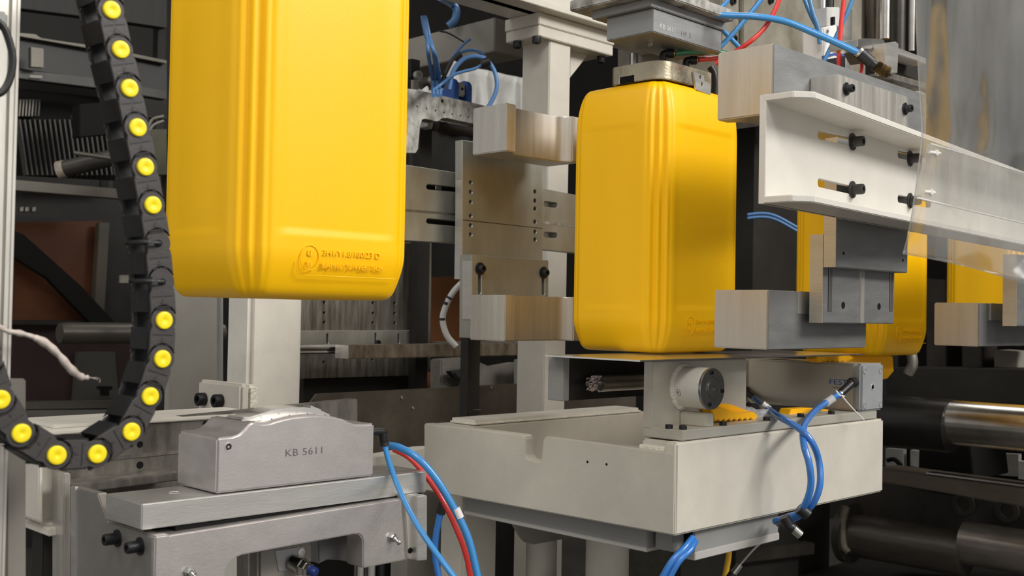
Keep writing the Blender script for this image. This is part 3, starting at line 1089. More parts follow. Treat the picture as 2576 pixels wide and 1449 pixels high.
# supports
sup = root('carriage_pedestal', (GX + .3, GY + .3, 0), 'pale painted round legs and gusset standing under the carriage', 'support')
q = HD(1362, 1400, 1.95)
LATHE('leg', V((q.x, q.y, 0.72)), ZV, [(0, 0.027), (GZ0 - .72, 0.027)], PAINT, sup, 28)
q2 = HD(1528, 1390, 1.85)
LATHE('leg', V((q2.x, q2.y, 0.84)), ZV, [(0, 0.036), (GZ0 - .84, 0.036)], PAINT, sup, 28)
PYP('gusset', [(1298, 1318), (1440, 1335), (1442, 1352), (1345, 1370), (1330, 1366), (1318, 1352)], q.y - .04, 0.014, PAINTG, sup)
BOX('base_block', q2.x - .06, q2.x + .10, q2.y - .12, q2.y + .1, 0.0, 0.843, PAINTG, sup, 0.003)
BOX('base_block', q.x - .03, q2.x + .02, q.y - .05, q.y + .25, 0.0, 0.72, PAINT, sup, 0.004)
sc_ = root('square_support', HD(1165, 1440, 1.85), 'broad pale square leg behind the hanging blue and red tubes', 'support')
c0 = HD(1167, 1300, 1.85)
BOX('leg', c0.x, HY(1252, 1300, c0.y).x, c0.y, c0.y + .06, 0, 1.02, PAINT, sc_, 0.004)
c1_ = HD(1050, 1300, 1.95)
BOX('panel', HY(1030, 1300, c1_.y).x, HY(1167, 1300, c1_.y).x, c1_.y, c1_.y + .03, 0, HY(1100, 1232, c1_.y).z, PAINTG, sc_, 0.003)

# ---- sheet with roller under the can
SZ = HD(1610, 906, 1.432).z
sn = HZ(1610, 906, SZ)
sl = HX(1378, 892, sn.x)
sh = root('slide_table', (sn.x + .15, sn.y + .1, SZ - .06), 'thin steel table sheet the centre jerrycan stands over, with a roller under it', 'table')
BOX('sheet', sn.x, sn.x + .60, sn.y, sl.y + .006, SZ - 0.0022, SZ, ALUP, sh, 0.0006)
hx_ = sn.x + 0.018
ys = HX(1418, 950, hx_).y
yz = HX(1378, 950, hx_).y
zb_ = HX(1400, 1008, sn.x + .018).z
BOX('side_plate', hx_, hx_ + .012, ys, yz, zb_, SZ - .0024, DUCT, sh, 0.0008)
BOX('back_plate', hx_ + .012, hx_ + .45, ys + .004, ys + .012, zb_, SZ - .0024, DRB2, sh, 0.0008)
rc = HX(1470, 962, hx_ + .05)
ry = ys - .016
zr = rc.z
LATHE('roller', V((HY(1505, 962, ry).x, ry, zr)), XV, [(0, 0.012), (0.006, 0.0125), (0.35, 0.0125)], CHR, sh, 28)
bm = bmesh.new()
for i in range(60):
    p = V((HY(1480, 962, ry).x + random.uniform(-.003, .011), ry - .006 + random.uniform(-.008, .006), zr + random.uniform(-.010, .011)))
    abox(bm, -.0022, .0022, -.001, .001, -.0008, .0008, Matrix.Translation(p) @ Matrix.Rotation(random.uniform(0, 3), 4, 'X') @ Matrix.Rotation(random.uniform(-.6, .6), 4, 'Y'))
bobj('lint', bm, ROPE, sh)['kind'] = 'stuff'
LATHE('stub', V((HY(1478, 962, ry).x, ry, zr)), XV, [(0, 0.004), (0.03, 0.006)], GALD, sh, 16)

# ---- mounting base plate with bearing
bx = root('bearing_bracket', (GX + .15, GY + .03, zc_), 'pale steel base plate with welded upright and round bearing housing on the carriage', 'bracket')
PY0 = GY + 0.002
n0 = HY(1717, 1108, PY0)
n1 = HY(1717, 1083, PY0)
xe = HY(2206, 1040, PY0).x
by1 = HX(1617, 1100, n0.x).y
STEELP = mat('pale bare steel', (200, 196, 184), 0.42, 0.45, mott=0.1, msc=12, bump=0.2, bsc=120)
BOX('base_plate', n0.x, xe, PY0, by1 + .0005, zc_, n1.z, STEELP, bx, 0.0012)
ux = n0.x
uy = HX(1641, 1000, ux).y
uz = HX(1641, 910, ux).z
uz = min(uz, SZ - .0026)
xr_ = HY(1878, 960, uy).x
BOX('upright_plate', ux - .0004, xr_, uy, by1, n1.z - .002, uz, STEELP, bx, 0.001)
BOX('foot_gusset', HY(1778, 1050, uy - .045).x, HY(1797, 1050, uy - .045).x, uy - .045, uy + .001, n1.z - .001, HY(1790, 1040, uy - .045).z, STEELP, bx, 0.002)
hcx = HY(1793, 978, PY0 + .002)
hax = V((0, -1, 0))
hy0 = uy
LATHE('housing', V((hcx.x, hy0 - .0001, hcx.z)), hax, [(0, 0.031), (0.003, 0.0295), (0.003, 0.0285), (hy0 - PY0 - .006, 0.0285)], PAINTW, bx, 40)
LATHE('weld_ring', V((hcx.x, hy0 - .0002, hcx.z)), hax, [(0, 0.033), (0.002, 0.0325), (0.004, 0.030), (0.005, 0.0286)], WELD, bx, 40)
cy = PY0 + .006
LATHE('end_cap', V((hcx.x, cy, hcx.z)), hax, [(0, 0.0285), (0.0035, 0.0285), (0.004, 0.028), (0.004, 0.0165), (0.0032, 0.016), (0.0032, 0.0135), (0.006, 0.013), (0.0062, 0.004), (0.004, 0.0035)], mat('dark cap steel', (158, 158, 156), 0.3, 0.9, mott=0.15, msc=60), bx, 40)
for i, a in enumerate((100, 350, 250)):
    a = math.radians(a)
    SCREW(V((hcx.x + .0225 * math.cos(a), cy - .0041, hcx.z + .0225 * math.sin(a))), hax, 0.003, 0.002, bx, name='cap_bolt')
nipple(HY(1706, 984, (hy0 + cy) / 2 - .002), (-0.75, -0.65, 0), 0.00075, bx)
for a, b in ((1683, 1078), (1725, 1081), (1830, 1071), (1928, 1058), (2014, 1049), (2095, 1042)):
    p = HZ(a, b, n1.z)
    p.y = max(p.y, PY0 + .008)
    SCREW(p, ZV, 0.0052, 0.0055, bx)
# ---- flat air cylinder
fn = HX(2167, 1036, 1.69)
FX, FY = 1.69, PY0 - .004
f0, f1 = HY(2167, 1037, FY), HY(2167, 916, FY)
FX = f0.x
fr = HY(2222, 1000, FY).x
fb = HX(1881, 960, FX).y
fc = root('square_air_cylinder', ((FX + fr) / 2, (FY + fb) / 2, f0.z), 'square silver air cylinder with blue maker lettering on the base plate', 'air cylinder')
f0.z = n1.z + .0005
CYL = mat('silver anodised body', (196, 190, 176), 0.38, 0.55, mott=0.1, msc=8, bump=0.15, bsc=120)
ENDM = mat('silver end cap', (176, 180, 182), 0.35, 0.35, mott=0.08, msc=30)
BOX('barrel', FX, fr, FY + .012, fb, f0.z, f1.z, CYL, fc, 0.003)
BOX('end_cap', FX - .0006, fr + .0006, FY, FY + .013, f0.z - .0002, f1.z + .0006, ENDM, fc, 0.0035)
BOX('rear_cap', FX - .0006, fr + .0006, fb, fb + .012, f0.z - .0002, f1.z + .0006, CYL, fc, 0.003)
for i in (0, 1):
    for j in (0, 1):
        p = V((FX + .0105 if i == 0 else fr - .0105, FY, f0.z + .011 if j == 0 else f1.z - .011))
        SCREW(p + YV * .0002, -YV, 0.0058, 0.0012, fc, 0, ENDM, 'end_screw')
p = V(((FX + fr) / 2, FY, (f0.z + f1.z) / 2))
LATHE('port_plug', p, -YV, [(0, 0.0065), (0.0006, 0.006), (0.0006, 0.004), (-.001, 0.003)], ENDM, fc)
TEXT('maker_lettering', 'FESTO', HX(2085, 966, FX - .0001), LEFTF, ZV, 0.0125, BLT, fc, 0.0002, 1.35)
TEXT('small_lettering', 'DZF-50-160-A-P-A', HX(2095, 976, FX - .0001), LEFTF, ZV, 0.0032, BKT, fc, 0.0002)
# fittings and tubes
def fitting(px, py, ex, ey, name, label, r=0.0055):
    p = HX(px, py, FX)
    q = HD(ex, ey, dep(p) - 0.025)
    r0 = root(name, p, label, 'fitting')
    LATHE('banjo', p + XV * .0003, -XV, [(0, r * 1.2), (0.012, r * 1.2), (0.013, r)], BLK, r0, 20)
    LATHE('brass_screw', p - XV * .0128, -XV, [(0, r * .75), (0.002, r * .75), (0.0022, r * .35), (0.001, r * .3)], BRS, r0, 6)
    a = p - XV * .008
    TUBE('socket', [a, a.lerp(q, 0.97)], r * 0.98, BLK, r0, 1, 18)
    TUBE('ring', [a.lerp(q, 0.96), a.lerp(q, 1.03)], r * 1.08, STL, r0, 1, 18)
    TUBE('release_collar', [a.lerp(q, 1.03), a.lerp(q, 1.09)], r * 0.85, BLUD, r0, 1, 18)
    return q


qa = fitting(1878, 982, 1898, 1002, 'push_in_fitting', 'small black push-in fitting at the far end of the square air cylinder')
qb = fitting(2150, 962, 2112, 992, 'push_in_fitting', 'black push-in fitting with brass screw beside the blue maker lettering', 0.0066)
da, db = dep(qa), dep(qb)
tubething('blue_air_tube', [(1898, 1002, da), (1922, 1021, 1.82), (1944, 1037, 1.70), (1966, 1052, 1.61), (2010, 1078, 1.575), (2042, 1112, 1.565), (2060, 1160, 1.57), (2063, 1215, 1.56), (2050, 1258, 1.56), (2028, 1286, 1.57), (1995, 1306, 1.59), (1958, 1318, 1.62)], 17, BLUD,
          'blue tube from the far fitting, outer right bend of the pair on the carriage', 'tube')
tubething('blue_air_tube', [(2114, 990, db), (2082, 1010, db - .03), (2046, 1038, 1.68), (2022, 1075, 1.60), (2022, 1118, 1.56), (2035, 1165, 1.545), (2040, 1215, 1.545), (2030, 1258, 1.55), (2010, 1290, 1.565), (1985, 1300, 1.58), (1950, 1312, 1.61)], 18, BLUD,
          'blue tube from the lettering fitting, inner left bend of the pair on the carriage', 'tube')
for (a, b, c, d, dp_, lb) in ((1916, 1016, 1934, 1030, 1.77, 'clear printed sleeve on the tube from the far fitting'), (2098, 1000, 2076, 1015, db - .034, 'clear printed sleeve on the tube beside the maker lettering')):
    o = TUBE('tube_label', [HD(a, b, dp_), HD(c, d, dp_)], 0.0064, BAG if False else LBL, None, 1, 14)
    tag(o, lb, 'label')
tz = root('cable_tie', HD(2105, 985, db - .03), 'white cable tie with long tail round the black fitting beside the maker lettering', 'cable tie')
TUBE('loop', [HD(2103, 982, db - .034), HD(2112, 994, db - .036), HD(2124, 997, db - .03)], 0.0012, TIEW, tz)
TUBE('tail', [HD(2116, 994, db - .036), HD(2140, 1022, db - .036), HD(2173, 1056, db - .03)], 0.0011, TIEW, tz, 4, 6)
for a, b, c, d, lb in ((2010, 1278, 2032, 1296, 'black cable tie binding the two blue tubes below the carriage edge'), (1972, 1300, 1984, 1322, 'black cable tie beside the cable duct mouth holding the tube pair')):
    o = TUBE('cable_tie', [HD(a, b, 1.56), HD(c, d, 1.56)], 0.0085 if a > 2000 else 0.0075, BLK, None, 1, 14)
    o.scale = (1, 1, 1)
    tag(o, lb, 'cable tie')
cv = root('threaded_connector', HD(1995, 1330, 1.6), 'small black sensor plug with a nickel thread hanging under the tube pair', 'connector')
TUBE('plug', [HD(1975, 1318, 1.6), HD(1995, 1330, 1.6)], 0.0072, BLK, cv, 1)
TUBE('nut', [HD(1995, 1330, 1.6), HD(2013, 1346, 1.6)], 0.0068, STL, cv, 1, 14)
TUBE('grip', [HD(1955, 1322, 1.6), HD(1970, 1312, 1.6)], 0.006, BLKL, cv, 1)
for i, (xx, lb) in enumerate(((0, 'upper blue tube dropping from the right duct mouth'), (18, 'lower blue tube dropping from the right duct mouth'))):
    tubething('blue_air_tube', [(1742 + xx * .4, 1352 + xx * .5, 1.49), (1722 + xx * .8, 1378 + xx * .3, 1.47), (1690 + xx, 1412, 1.46), (1662 + xx, 1460, 1.46)], 17, BLUD, lb, 'tube')
tubething('yellow_cable', [(1833, 1360, 1.75), (1833, 1400, 1.75), (1822, 1460, 1.75)], 15, YCAB, 'yellow cable hanging down below the right cable duct', 'cable')
th = root('thin_hanging_cable', HD(1900, 1380, 1.7), 'thin grey cable with a metal plug running down left from the sensor connector', 'cable')
TUBE('wire', [HD(1945, 1342, 1.68), HD(1900, 1378, 1.68), HD(1862, 1420, 1.68)], 0.0017, DUCT, th)
TUBE('metal_plug', [HD(1862, 1420, 1.68), HD(1846, 1442, 1.68)], 0.0055, STL, th, 1)
TUBE('sleeve', [HD(1846, 1442, 1.68), HD(1832, 1462, 1.68)], 0.0075, BLK, th, 1)


# ---- yellow serrated trimmings
def trim_piece(pts, y, t, label, teeth=True):
    P = [HY(a, b, y) for a, b in pts]
    o = prism('trimming', P, (0, t, 0), YELF, None, 0.0012)
    return tag(o, label, 'plastic scrap', 'yellow serrated plastic trimmings')


def serr(x0, y0, x1, y1, n, am):
    out = []
    for i in range(n + 1):
        t = i / n
        out.append((x0 + (x1 - x0) * t, y0 + (y1 - y0) * t + (am if i % 2 else 0)))
    return out


ty = PY0 + .03
tr = root('trimming', HZ(1850, 1062, n1.z), 'folded yellow serrated trimming on the base plate just right of the bearing housing', 'plastic scrap', 'yellow serrated plastic trimmings')
bz = HY(1850, 1060, ty).z
prism('lower_leaf', [HY(a, b, ty) for a, b in [(1790, 1030)] + [(1815, 1024), (1860, 1040), (1898, 1036), (1906, 1046), (1903, 1054)] + serr(1895, 1058, 1800, 1062, 14, -7)], (0, 0.018, 0), YELF, tr, 0.001)
prism('upper_leaf', [HY(a, b, ty + .02) for a, b in [(1795, 1022), (1818, 1013), (1840, 1016), (1885, 1034), (1902, 1046), (1870, 1046), (1800, 1048)]], (0, 0.014, 0), YELF, tr, 0.001)
trim_piece([(1985, 1046), (1990, 1029), (2040, 1026)] + serr(2085, 1030, 2092, 1040, 2, 0) + serr(2085, 1045, 1995, 1051, 12, -5), PY0 + .045, 0.02, 'yellow trimming lying under the square air cylinder')
zc2 = f1.z + .0006
t3 = [(2052, 903), (2060, 893)] + serr(2070, 889, 2130, 889, 10, 5) + [(2150, 901), (2135, 908)] + serr(2125, 912, 2065, 913, 10, -5)
yy3 = HX(2100, 900, (FX + fr) / 2).y
trim_piece(t3, yy3, 0.02, 'yellow trimming resting on top of the square air cylinder')
bm = bmesh.new()
P = [HY(a, b, PY0 + .05) for a, b in ((1886, 1058), (1882, 1030), (1896, 1024), (1915, 1034), (1938, 1030), (1962, 1044), (1968, 1056), (1920, 1062))]
o = prism('plastic_bag', P, (0, 0.02, 0), BAG, None, 0.004)
tag(o, 'crumpled clear plastic bag behind the yellow trimming on the base plate', 'bag')

# ================================================================== grippers
def shaped_pad(name, px_left, px_near, px_right, ytop, ybot, y0, side, parent, depth=None, mt=None, mte=None):
    """pad prism: near corner at pixel column px_near on plane y0. side=+1: jaw hollow faces the camera side (-y)"""
    a, b = HY(px_near, ytop, y0), HY(px_near, ybot, y0)
    x0_, x1_ = a.x, HY(px_right, ytop, y0).x
    y1_ = HX(px_left, ytop, x0_).y
    z0_, z1_ = b.z, a.z
    if side > 0:
        o = [(x0_, y0), (x0_ + .022, y0), (x0_ + .030, y0 + .014), (x0_ + .045, y0 + .022), (x1_ - .045, y0 + .022), (x1_ - .030, y0 + .014), (x1_ - .022, y0), (x1_, y0), (x1_, y1_), (x0_, y1_)]
    else:
        o = [(x0_, y0), (x1_, y0), (x1_, y1_), (x1_ - .022, y1_), (x1_ - .030, y1_ - .014), (x1_ - .045, y1_ - .022), (x0_ + .045, y1_ - .022), (x0_ + .03, y1_ - .014), (x0_ + .022, y1_), (x0_, y1_)]
    P = [V((x, y, z0_)) for x, y in o]
    ob = prism(name, P, (0, 0, z1_ - z0_), mt or ALUX, parent, 0.0016, None, 50)
    return ob, (x0_, x1_, y0, y1_, z0_, z1_)


def shift(o_list, dx):
    pass


# left (far) jaw
LJ = root('far_gripper', (1.36, 1.36, 1.2), 'aluminium gripper with two hollow pads on a drilled plate, left of the centre jerrycan', 'gripper')
PYL = 1.25
_, E = shaped_pad('pad', 1190, 1274, 1464, 258, 380, PYL, 1, LJ, mt=ALUX)
_, E2 = shaped_pad('pad', 1183, 1271, 1466, 742, 859, PYL, 1, LJ, mt=ALUX)
BY1 = E2[3] + .0005
PYP('mount_plate', [(1187, 640), (1380, 655), (1380, 850), (1186, 850)], BY1, 0.03, ALUS, LJ, 0.001,
    slots=[(1207, 672, 1207, 735, 5.0), (1367, 682, 1367, 738, 5.0)])
PXP('mount_edge', [(1187, 641), (1163, 643), (1163, 803), (1186, 803)], HY(1187, 700, BY1).x - .0008, 0.0016, ALU, LJ, 0)
for a, b in ((1207, 676), (1367, 686)):
    SCREW(HY(a, b, BY1) - YV * .0002, -YV, 0.0062, 0.008, LJ, 0.0105)
BY2 = BY1 + 0.0306
hl = []
for px, ys_ in ((1184, (459, 483, 508, 543, 567, 590)), (1346, (482, 505, 525, 558, 583, 603))):
    for v in ys_:
        hl.append((px, v, 5.2))
PYP('drilled_plate', [(1163, 352), (1365, 380), (1365, 662), (1163, 702)], BY2, 0.018, ALUS, LJ, 0.001, holes=hl)
PXP('plate_edge', [(1164, 354), (1148, 356), (1143, 702), (1162, 702)], HY(1163, 500, BY2).x - .0008, 0.0016, ALU, LJ, 0)
PYP('joint_line', [(1162, 552), (1365, 574), (1365, 575.2), (1162, 553.6)], BY2 - .0003, 0.0005, DRK, LJ, 0)
PYP('hole_backing', [(1172, 440), (1358, 460), (1358, 615), (1172, 605)], BY2 + .0182, 0.004, ALUP, LJ, 0)
# slotted rails behind
RY = BY2 + 0.04
rl = root('slotted_rail', (1.3, RY, 1.2), 'wide aluminium rail with long slots running behind the drilled gripper plate', 'rail')
PYP('rail', [(1000, 411), (1200, 442), (1365, 474), (1500, 500), (1500, 642), (1365, 628), (1145, 612), (1000, 604)], RY, 0.02, ALUS, rl, 0.001,
    slots=[(1078, 470, 1160, 478, 6.5), (1078, 556, 1160, 564, 6.5), (1372, 513, 1398, 516, 6.5), (1372, 590, 1398, 592, 6.5)])
PYP('groove', [(1000, 524), (1145, 536), (1145, 541), (1000, 530)], RY - .0006, 0.001, GALD, rl, 0)
PYP('groove', [(1365, 556), (1500, 570), (1500, 577), (1365, 563)], RY - .0006, 0.001, GALV, rl, 0)
BOX('slot_bolt', HY(1096, 470, RY + .004).x, HY(1112, 470, RY + .004).x, RY + .004, RY + .012, HY(1100, 477, RY).z, HY(1100, 465, RY).z, STL, rl)
PYP('slot_backing', [(1040, 440), (1180, 450), (1180, 590), (1040, 585)], RY + .021, 0.004, DRM, rl, 0)
BOX('standoff', 1.30, 1.34, BY2 + .0225, RY - .0005, 1.31, 1.38, ALU, LJ, 0)
BOX('support_post', HY(1215, 700, RY + .03).x, HY(1245, 700, RY + .03).x, RY + .065, RY + .085, 0, HY(1200, 560, RY).z, DRM, rl, 0)
PYP('light_backing', [(1365, 500), (1412, 505), (1412, 600), (1365, 598)], RY + .021, 0.004, WHT, rl, 0)

# right (near) jaw
RJ = root('near_gripper', (1.35, .74, 1.2), 'aluminium gripper pads held by the pale slotted channel, right of the centre jerrycan', 'gripper')
PYR = 0.742
_, R1 = shaped_pad('pad', 1806, 1945, 2330, 108, 286, PYR, -1, RJ, mt=ALUX)
_, R2 = shaped_pad('pad', 1797, 1932, 2178, 729, 880, PYR, -1, RJ, mt=ALUX)
pm = ALUF
BOX('pad_face', R2[0] + .0012, R2[1] - .0005, PYR - .0012, PYR + .0006, R2[4] + .001, R2[5] - .001, ALUF, RJ, 0)
BOX('pad_face', R1[0] + .0012, R1[1] - .0005, PYR - .0012, PYR + .0006, R1[4] + .001, R1[5] - .001, ALUF, RJ, 0)
BOX('pad_inlay', HY(2004, 760, PYR).x, HY(2036, 760, PYR).x, PYR - .0022, PYR, HY(2010, 790, PYR).z, HY(2010, 733, PYR).z, ALUX, RJ, 0.0003)
# stepped clamp block
MY = PYR - .040
mx = HY(2107, 200, MY)
my1 = PYR - .0014
BOX('mid_block', mx.x, HY(2286, 250, MY).x, MY, my1, HY(2107, 330, MY).z, HY(2107, 185, MY).z, ALUX, RJ, 0.0012)
for a, b in ((2128, 224), (2276, 274)):
    SCREW(HY(a, b, MY) - YV * .0002, -YV, 0.0052, 0.009, RJ, 0.0085)
# lower stepped bracket
LBX = HY(2104, 600, PYR - .046).x
LBY = PYR - .046
TANREFL = mat('milled aluminium with tan reflection', (200, 192, 176), 0.42, 0.8, mott=0.1, msc=8, bump=0.2, bsc=80, st=(1, 1, 4))  # warm tint paints the yellow jerrycans' reflection into the end faces
lo = [(2104, 500), (2072, 500), (2072, 588), (2037, 591), (2034, 812), (2073, 812), (2074, 674), (2104, 672)]
# step profile in the plane x = LBX, then two blocks with different lengths
yA = HX(2037, 700, LBX).y
yB = HX(2072, 640, LBX).y
zA1, zA0 = HX(2037, 590, LBX).z, HX(2036, 812, LBX).z
zB0 = HX(2104, 672, LBX).z
BOX('upper_block', LBX, HY(2284, 600, LBY).x, LBY, yB, zB0, HX(2104, 345, LBX).z, ALUF, RJ, 0.001)
BOX('upper_block_end', LBX - .0008, LBX + .001, LBY + .0002, yB - .0002, zB0, HX(2104, 345, LBX).z, TANREFL, RJ, 0.0003)  # thin end face carrying the painted yellow reflection
ym = yB + .0002
xl_ = HY(2250, 750, ym).x
P = [HY(2250, 815, ym)]
BOX('lower_plate', LBX, xl_, ym, yA, zA0, zB0 + .01, ALUF, RJ, 0.001)
BOX('lower_plate_end', LBX - .0008, LBX + .001, ym + .0002, yA - .0002, zA0, zA1, TANREFL, RJ, 0.0003)  # same painted reflection on the lower end
for a, w in ((2088, 5), (2242, 4)):
    p0, p1 = HY(a - w, 700, ym), HY(a + w, 700, ym)
    zt_, zb2 = zB0 - .0005, HY(a, 783, ym).z
    BOX('groove', p0.x, p1.x, ym - .0006, ym + .001, zb2, zt_, DRM, RJ, 0.0003)
    BOX('groove_light', p0.x + .0008, p1.x - .001, ym - .0011, ym - .0002, zb2, zt_, ALUP, RJ, 0.0002)
for a in (2168,):
    p0, p1 = HY(a - 5, 700, ym), HY(a + 5, 700, ym)
    BOX('rib', p0.x, p1.x, ym - .0014, ym + .001, zA0 + .0005, zB0 - .0005, ALUX, RJ, 0.0004)
for a, b, r in ((2121, 768, 0.0042), (2211, 771, 0.0042)):
    recess('hole', HY(a, b, ym), -YV, r, RJ)
for a, b in ((2122, 637), (2271, 655)):
    recess('hole', HY(a, b, LBY), -YV, 0.0018, RJ)
LATHE('side_knob', V((LBX + .02, yA, HX(2032, 638, LBX).z)), YV, [(0, 0.005), (0.004, 0.005)], STB, RJ)

# channel carrying it, turned a few degrees
CA = math.radians(5.3)
ce, cn_ = V((math.cos(CA), math.sin(CA), 0)), V((math.sin(CA), -math.cos(CA), 0))
f_a = HD(2050, 230, 1.16)
HZT = f_a.z
pa = [HZ(2050, 230, HZT), HZ(1995, 228, HZT), HZ(1928, 237, HZT)]
wo = pa[2] + V((0, 0, 0))          # web left end, front face
ch = root('slotted_channel', (1.2, .65, 1.2), 'pale grey painted steel channel with slots and black bolts, crossing the upper right', 'channel')
CLEN = 1.3
CHP = mat('pale channel paint', (212, 208, 200), 0.45, mott=0.07, msc=10, bump=0.25, bsc=160)


def HC(px, py, off=0.0):
    return HP(px, py, wo + cn_ * off, cn_)


FT = 0.0075
fo = cn_ * ((pa[0] - wo).dot(cn_))
flp = [wo - cn_ * 0.004, pa[1], pa[0], wo + fo + ce * CLEN, wo + ce * CLEN - cn_ * .004]
prism('top_flange', flp, (0, 0, -FT), CHP, ch, 0.001)
zb3 = HP(2061, 512, pa[0], cn_).z
flb = [V((p.x, p.y, zb3)) for p in flp]
prism('bottom_flange', flb, (0, 0, FT), CHP, ch, 0.001)
wb_ = [wo, wo + ce * CLEN]
webp = [V((wo.x, wo.y, HZT)), V((wb_[1].x, wb_[1].y, HZT)), V((wb_[1].x, wb_[1].y, zb3)), V((wo.x, wo.y, zb3))]
sl_ = []
for (a, b, c, d) in ((2062, 339, 2150, 358), (2262, 388, 2340, 405), (2062, 460, 2150, 480), (2262, 500, 2340, 515)):
    p, q = HC(a, b), HC(c, d)
    sl_.append(slot(p, q, ce, ZV, 0.0049))
prism('web', webp, -cn_ * 0.008, CHP, ch, 0.0006, sl_)
for (a, b) in ((2143, 357), (2288, 399), (2143, 477), (2288, 505)):
    p = HC(a, b) + cn_ * .0002
    SCREW(p, cn_, 0.0064, 0.013, ch, 0.0105, BLKL)

# second gripper far right (bottom part in view)
R2J = root('near_gripper', (2.0, .74, 1.2), 'aluminium gripper pad and stepped bracket at the far right edge below the plastic curtain', 'gripper')
_, R3 = shaped_pad('pad', 2350, 2462, 2700, 762, 872, 0.76, -1, R2J, mt=ALUX)
BOX('pad_face', R3[0] + .001, R3[1], .7588, .761, R3[4] + .001, R3[5] - .001, ALUF, R2J, 0)
BOX('inlay', HY(2492, 760, .757).x, HY(2526, 760, .757).x, .7565, .759, HY(2500, 806, .757).z, HY(2500, 763, .757).z, ALUX, R2J, 0.0003)
p = HY(2558, 720, .71)
xx = p.x
BOX('bracket', xx, xx + .2, .71, HX(2523, 750, xx).y, HX(2540, 820, xx).z, HX(2540, 640, xx).z, ALUF, R2J, 0.001)
BOX('bracket_end', xx - .001, xx + .001, .7102, HX(2523, 750, xx).y, HX(2540, 820, xx).z, HX(2540, 640, xx).z, TANREFL, R2J, 0)  # bracket end with the yellow reflection put into its colour

# ================================================================== curtain
def curtain(name, edge_l, edge_b, mt, label, y_amp, d0, d1):
    """edge_l: px,py down the left edge; edge_b: bottom edge; the sheet hangs in a gently waving plane"""
    bm = bmesh.new()
    nu, nv = 36, 34
    grid = []
    for j in range(nv + 1):
        t = j / nv
        row = []
        for i in range(nu + 1):
            s = i / nu
            def lerp_poly(poly, k):
                k = k * (len(poly) - 1)
                a = min(int(k), len(poly) - 2)
                f = k - a
                return (poly[a][0] + (poly[a + 1][0] - poly[a][0]) * f, poly[a][1] + (poly[a + 1][1] - poly[a][1]) * f)
            L = lerp_poly(edge_l, t)
            B = lerp_poly(edge_b, s)
            ox, oy = edge_b[0]
            top_y = edge_l[0][1]
            frac = (L[1] - top_y) / (oy - top_y)
            px = L[0] + (B[0] - ox)
            py = top_y + frac * (B[1] - top_y)
            d = d0 + (d1 - d0) * s + y_amp * (math.sin(s * 7 + t * 3.1) * 0.6 + math.sin(s * 15 + t * 5) * 0.25 + math.sin(s * 4 - t * 11) * 0.35 * t)
            row.append(HD(px, py, d))
        grid.append([bm.verts.new(p) for p in row])
    for j in range(nv):
        for i in range(nu):
            bm.faces.new((grid[j][i], grid[j][i + 1], grid[j + 1][i + 1], grid[j + 1][i]))
    bmesh.ops.recalc_face_normals(bm, faces=bm.faces)
    me = bpy.data.meshes.new(name)
    bm.to_mesh(me)
    bm.free()
    o = fin(name, me, mt, None, 180)
    md = o.modifiers.new('s', 'SOLIDIFY')
    md.thickness = 0.0009
    return tag(o, label, 'curtain')


curtain('plastic_curtain', [(2303, -120), (2305, 60), (2313, 220), (2320, 330), (2312, 420), (2298, 520), (2286, 590), (2272, 638)],
        [(2272, 638), (2350, 652), (2450, 674), (2576, 712), (2720, 745)], FILM, 'hanging clear plastic curtain sheet over the upper right corner', 0.010, 1.0, 0.9)
cr_ = bpy.data.objects['plastic_curtain']
TUBE('left_edge', [HD(a, b, 0.9985 + .006 * math.sin(i)) for i, (a, b) in enumerate([(2303, -100), (2305, 60), (2313, 220), (2319, 330), (2311, 420), (2297, 520), (2285, 590), (2272, 638)])], 0.0006, FILM2, cr_)
TUBE('bottom_edge', [HD(2272, 638, 1.0), HD(2350, 652, .985), HD(2450, 674, .965), HD(2576, 712, .94), HD(2680, 738, .92)], 0.0006, FILM2, cr_)
rp = root('clear_panel', HD(2450, 450, 1.03), 'rigid clear plastic panel tied behind the curtain at the right edge', 'panel')
pc = HD(2450, 450, 1.02)
nn = cn_
def HQ(a, b):
    return HP(a, b, pc, nn)
prism('panel', [HQ(2342, 362), HQ(2440, 390), HQ(2576, 436), HQ(2720, 480), HQ(2720, 600), HQ(2576, 562), HQ(2440, 528), HQ(2308, 498)], -nn * .003, FILM2, rp, 0)
TUBE('upper_edge', [HQ(2342, 362), HQ(2440, 392), HQ(2500, 412), HQ(2576, 436), HQ(2700, 474)], 0.0007, TIEW, rp)
TUBE('lower_edge', [HQ(2308, 498), HQ(2440, 530), HQ(2576, 562), HQ(2700, 592)], 0.0007, TIEW, rp)
for a, b in ((2338, 383), (2325, 482)):
    TUBE('cable_tie', [HQ(a, b), HQ(a + 26, b + 3)], 0.0013, TIEW, rp, 1)
    BOX('tie_head', *(lambda p: (p.x - .002, p.x + .002, p.y - .002, p.y + .001, p.z - .0025, p.z + .0025))(HQ(a + 16, b + 2)), TIEW, rp, 0.0006)
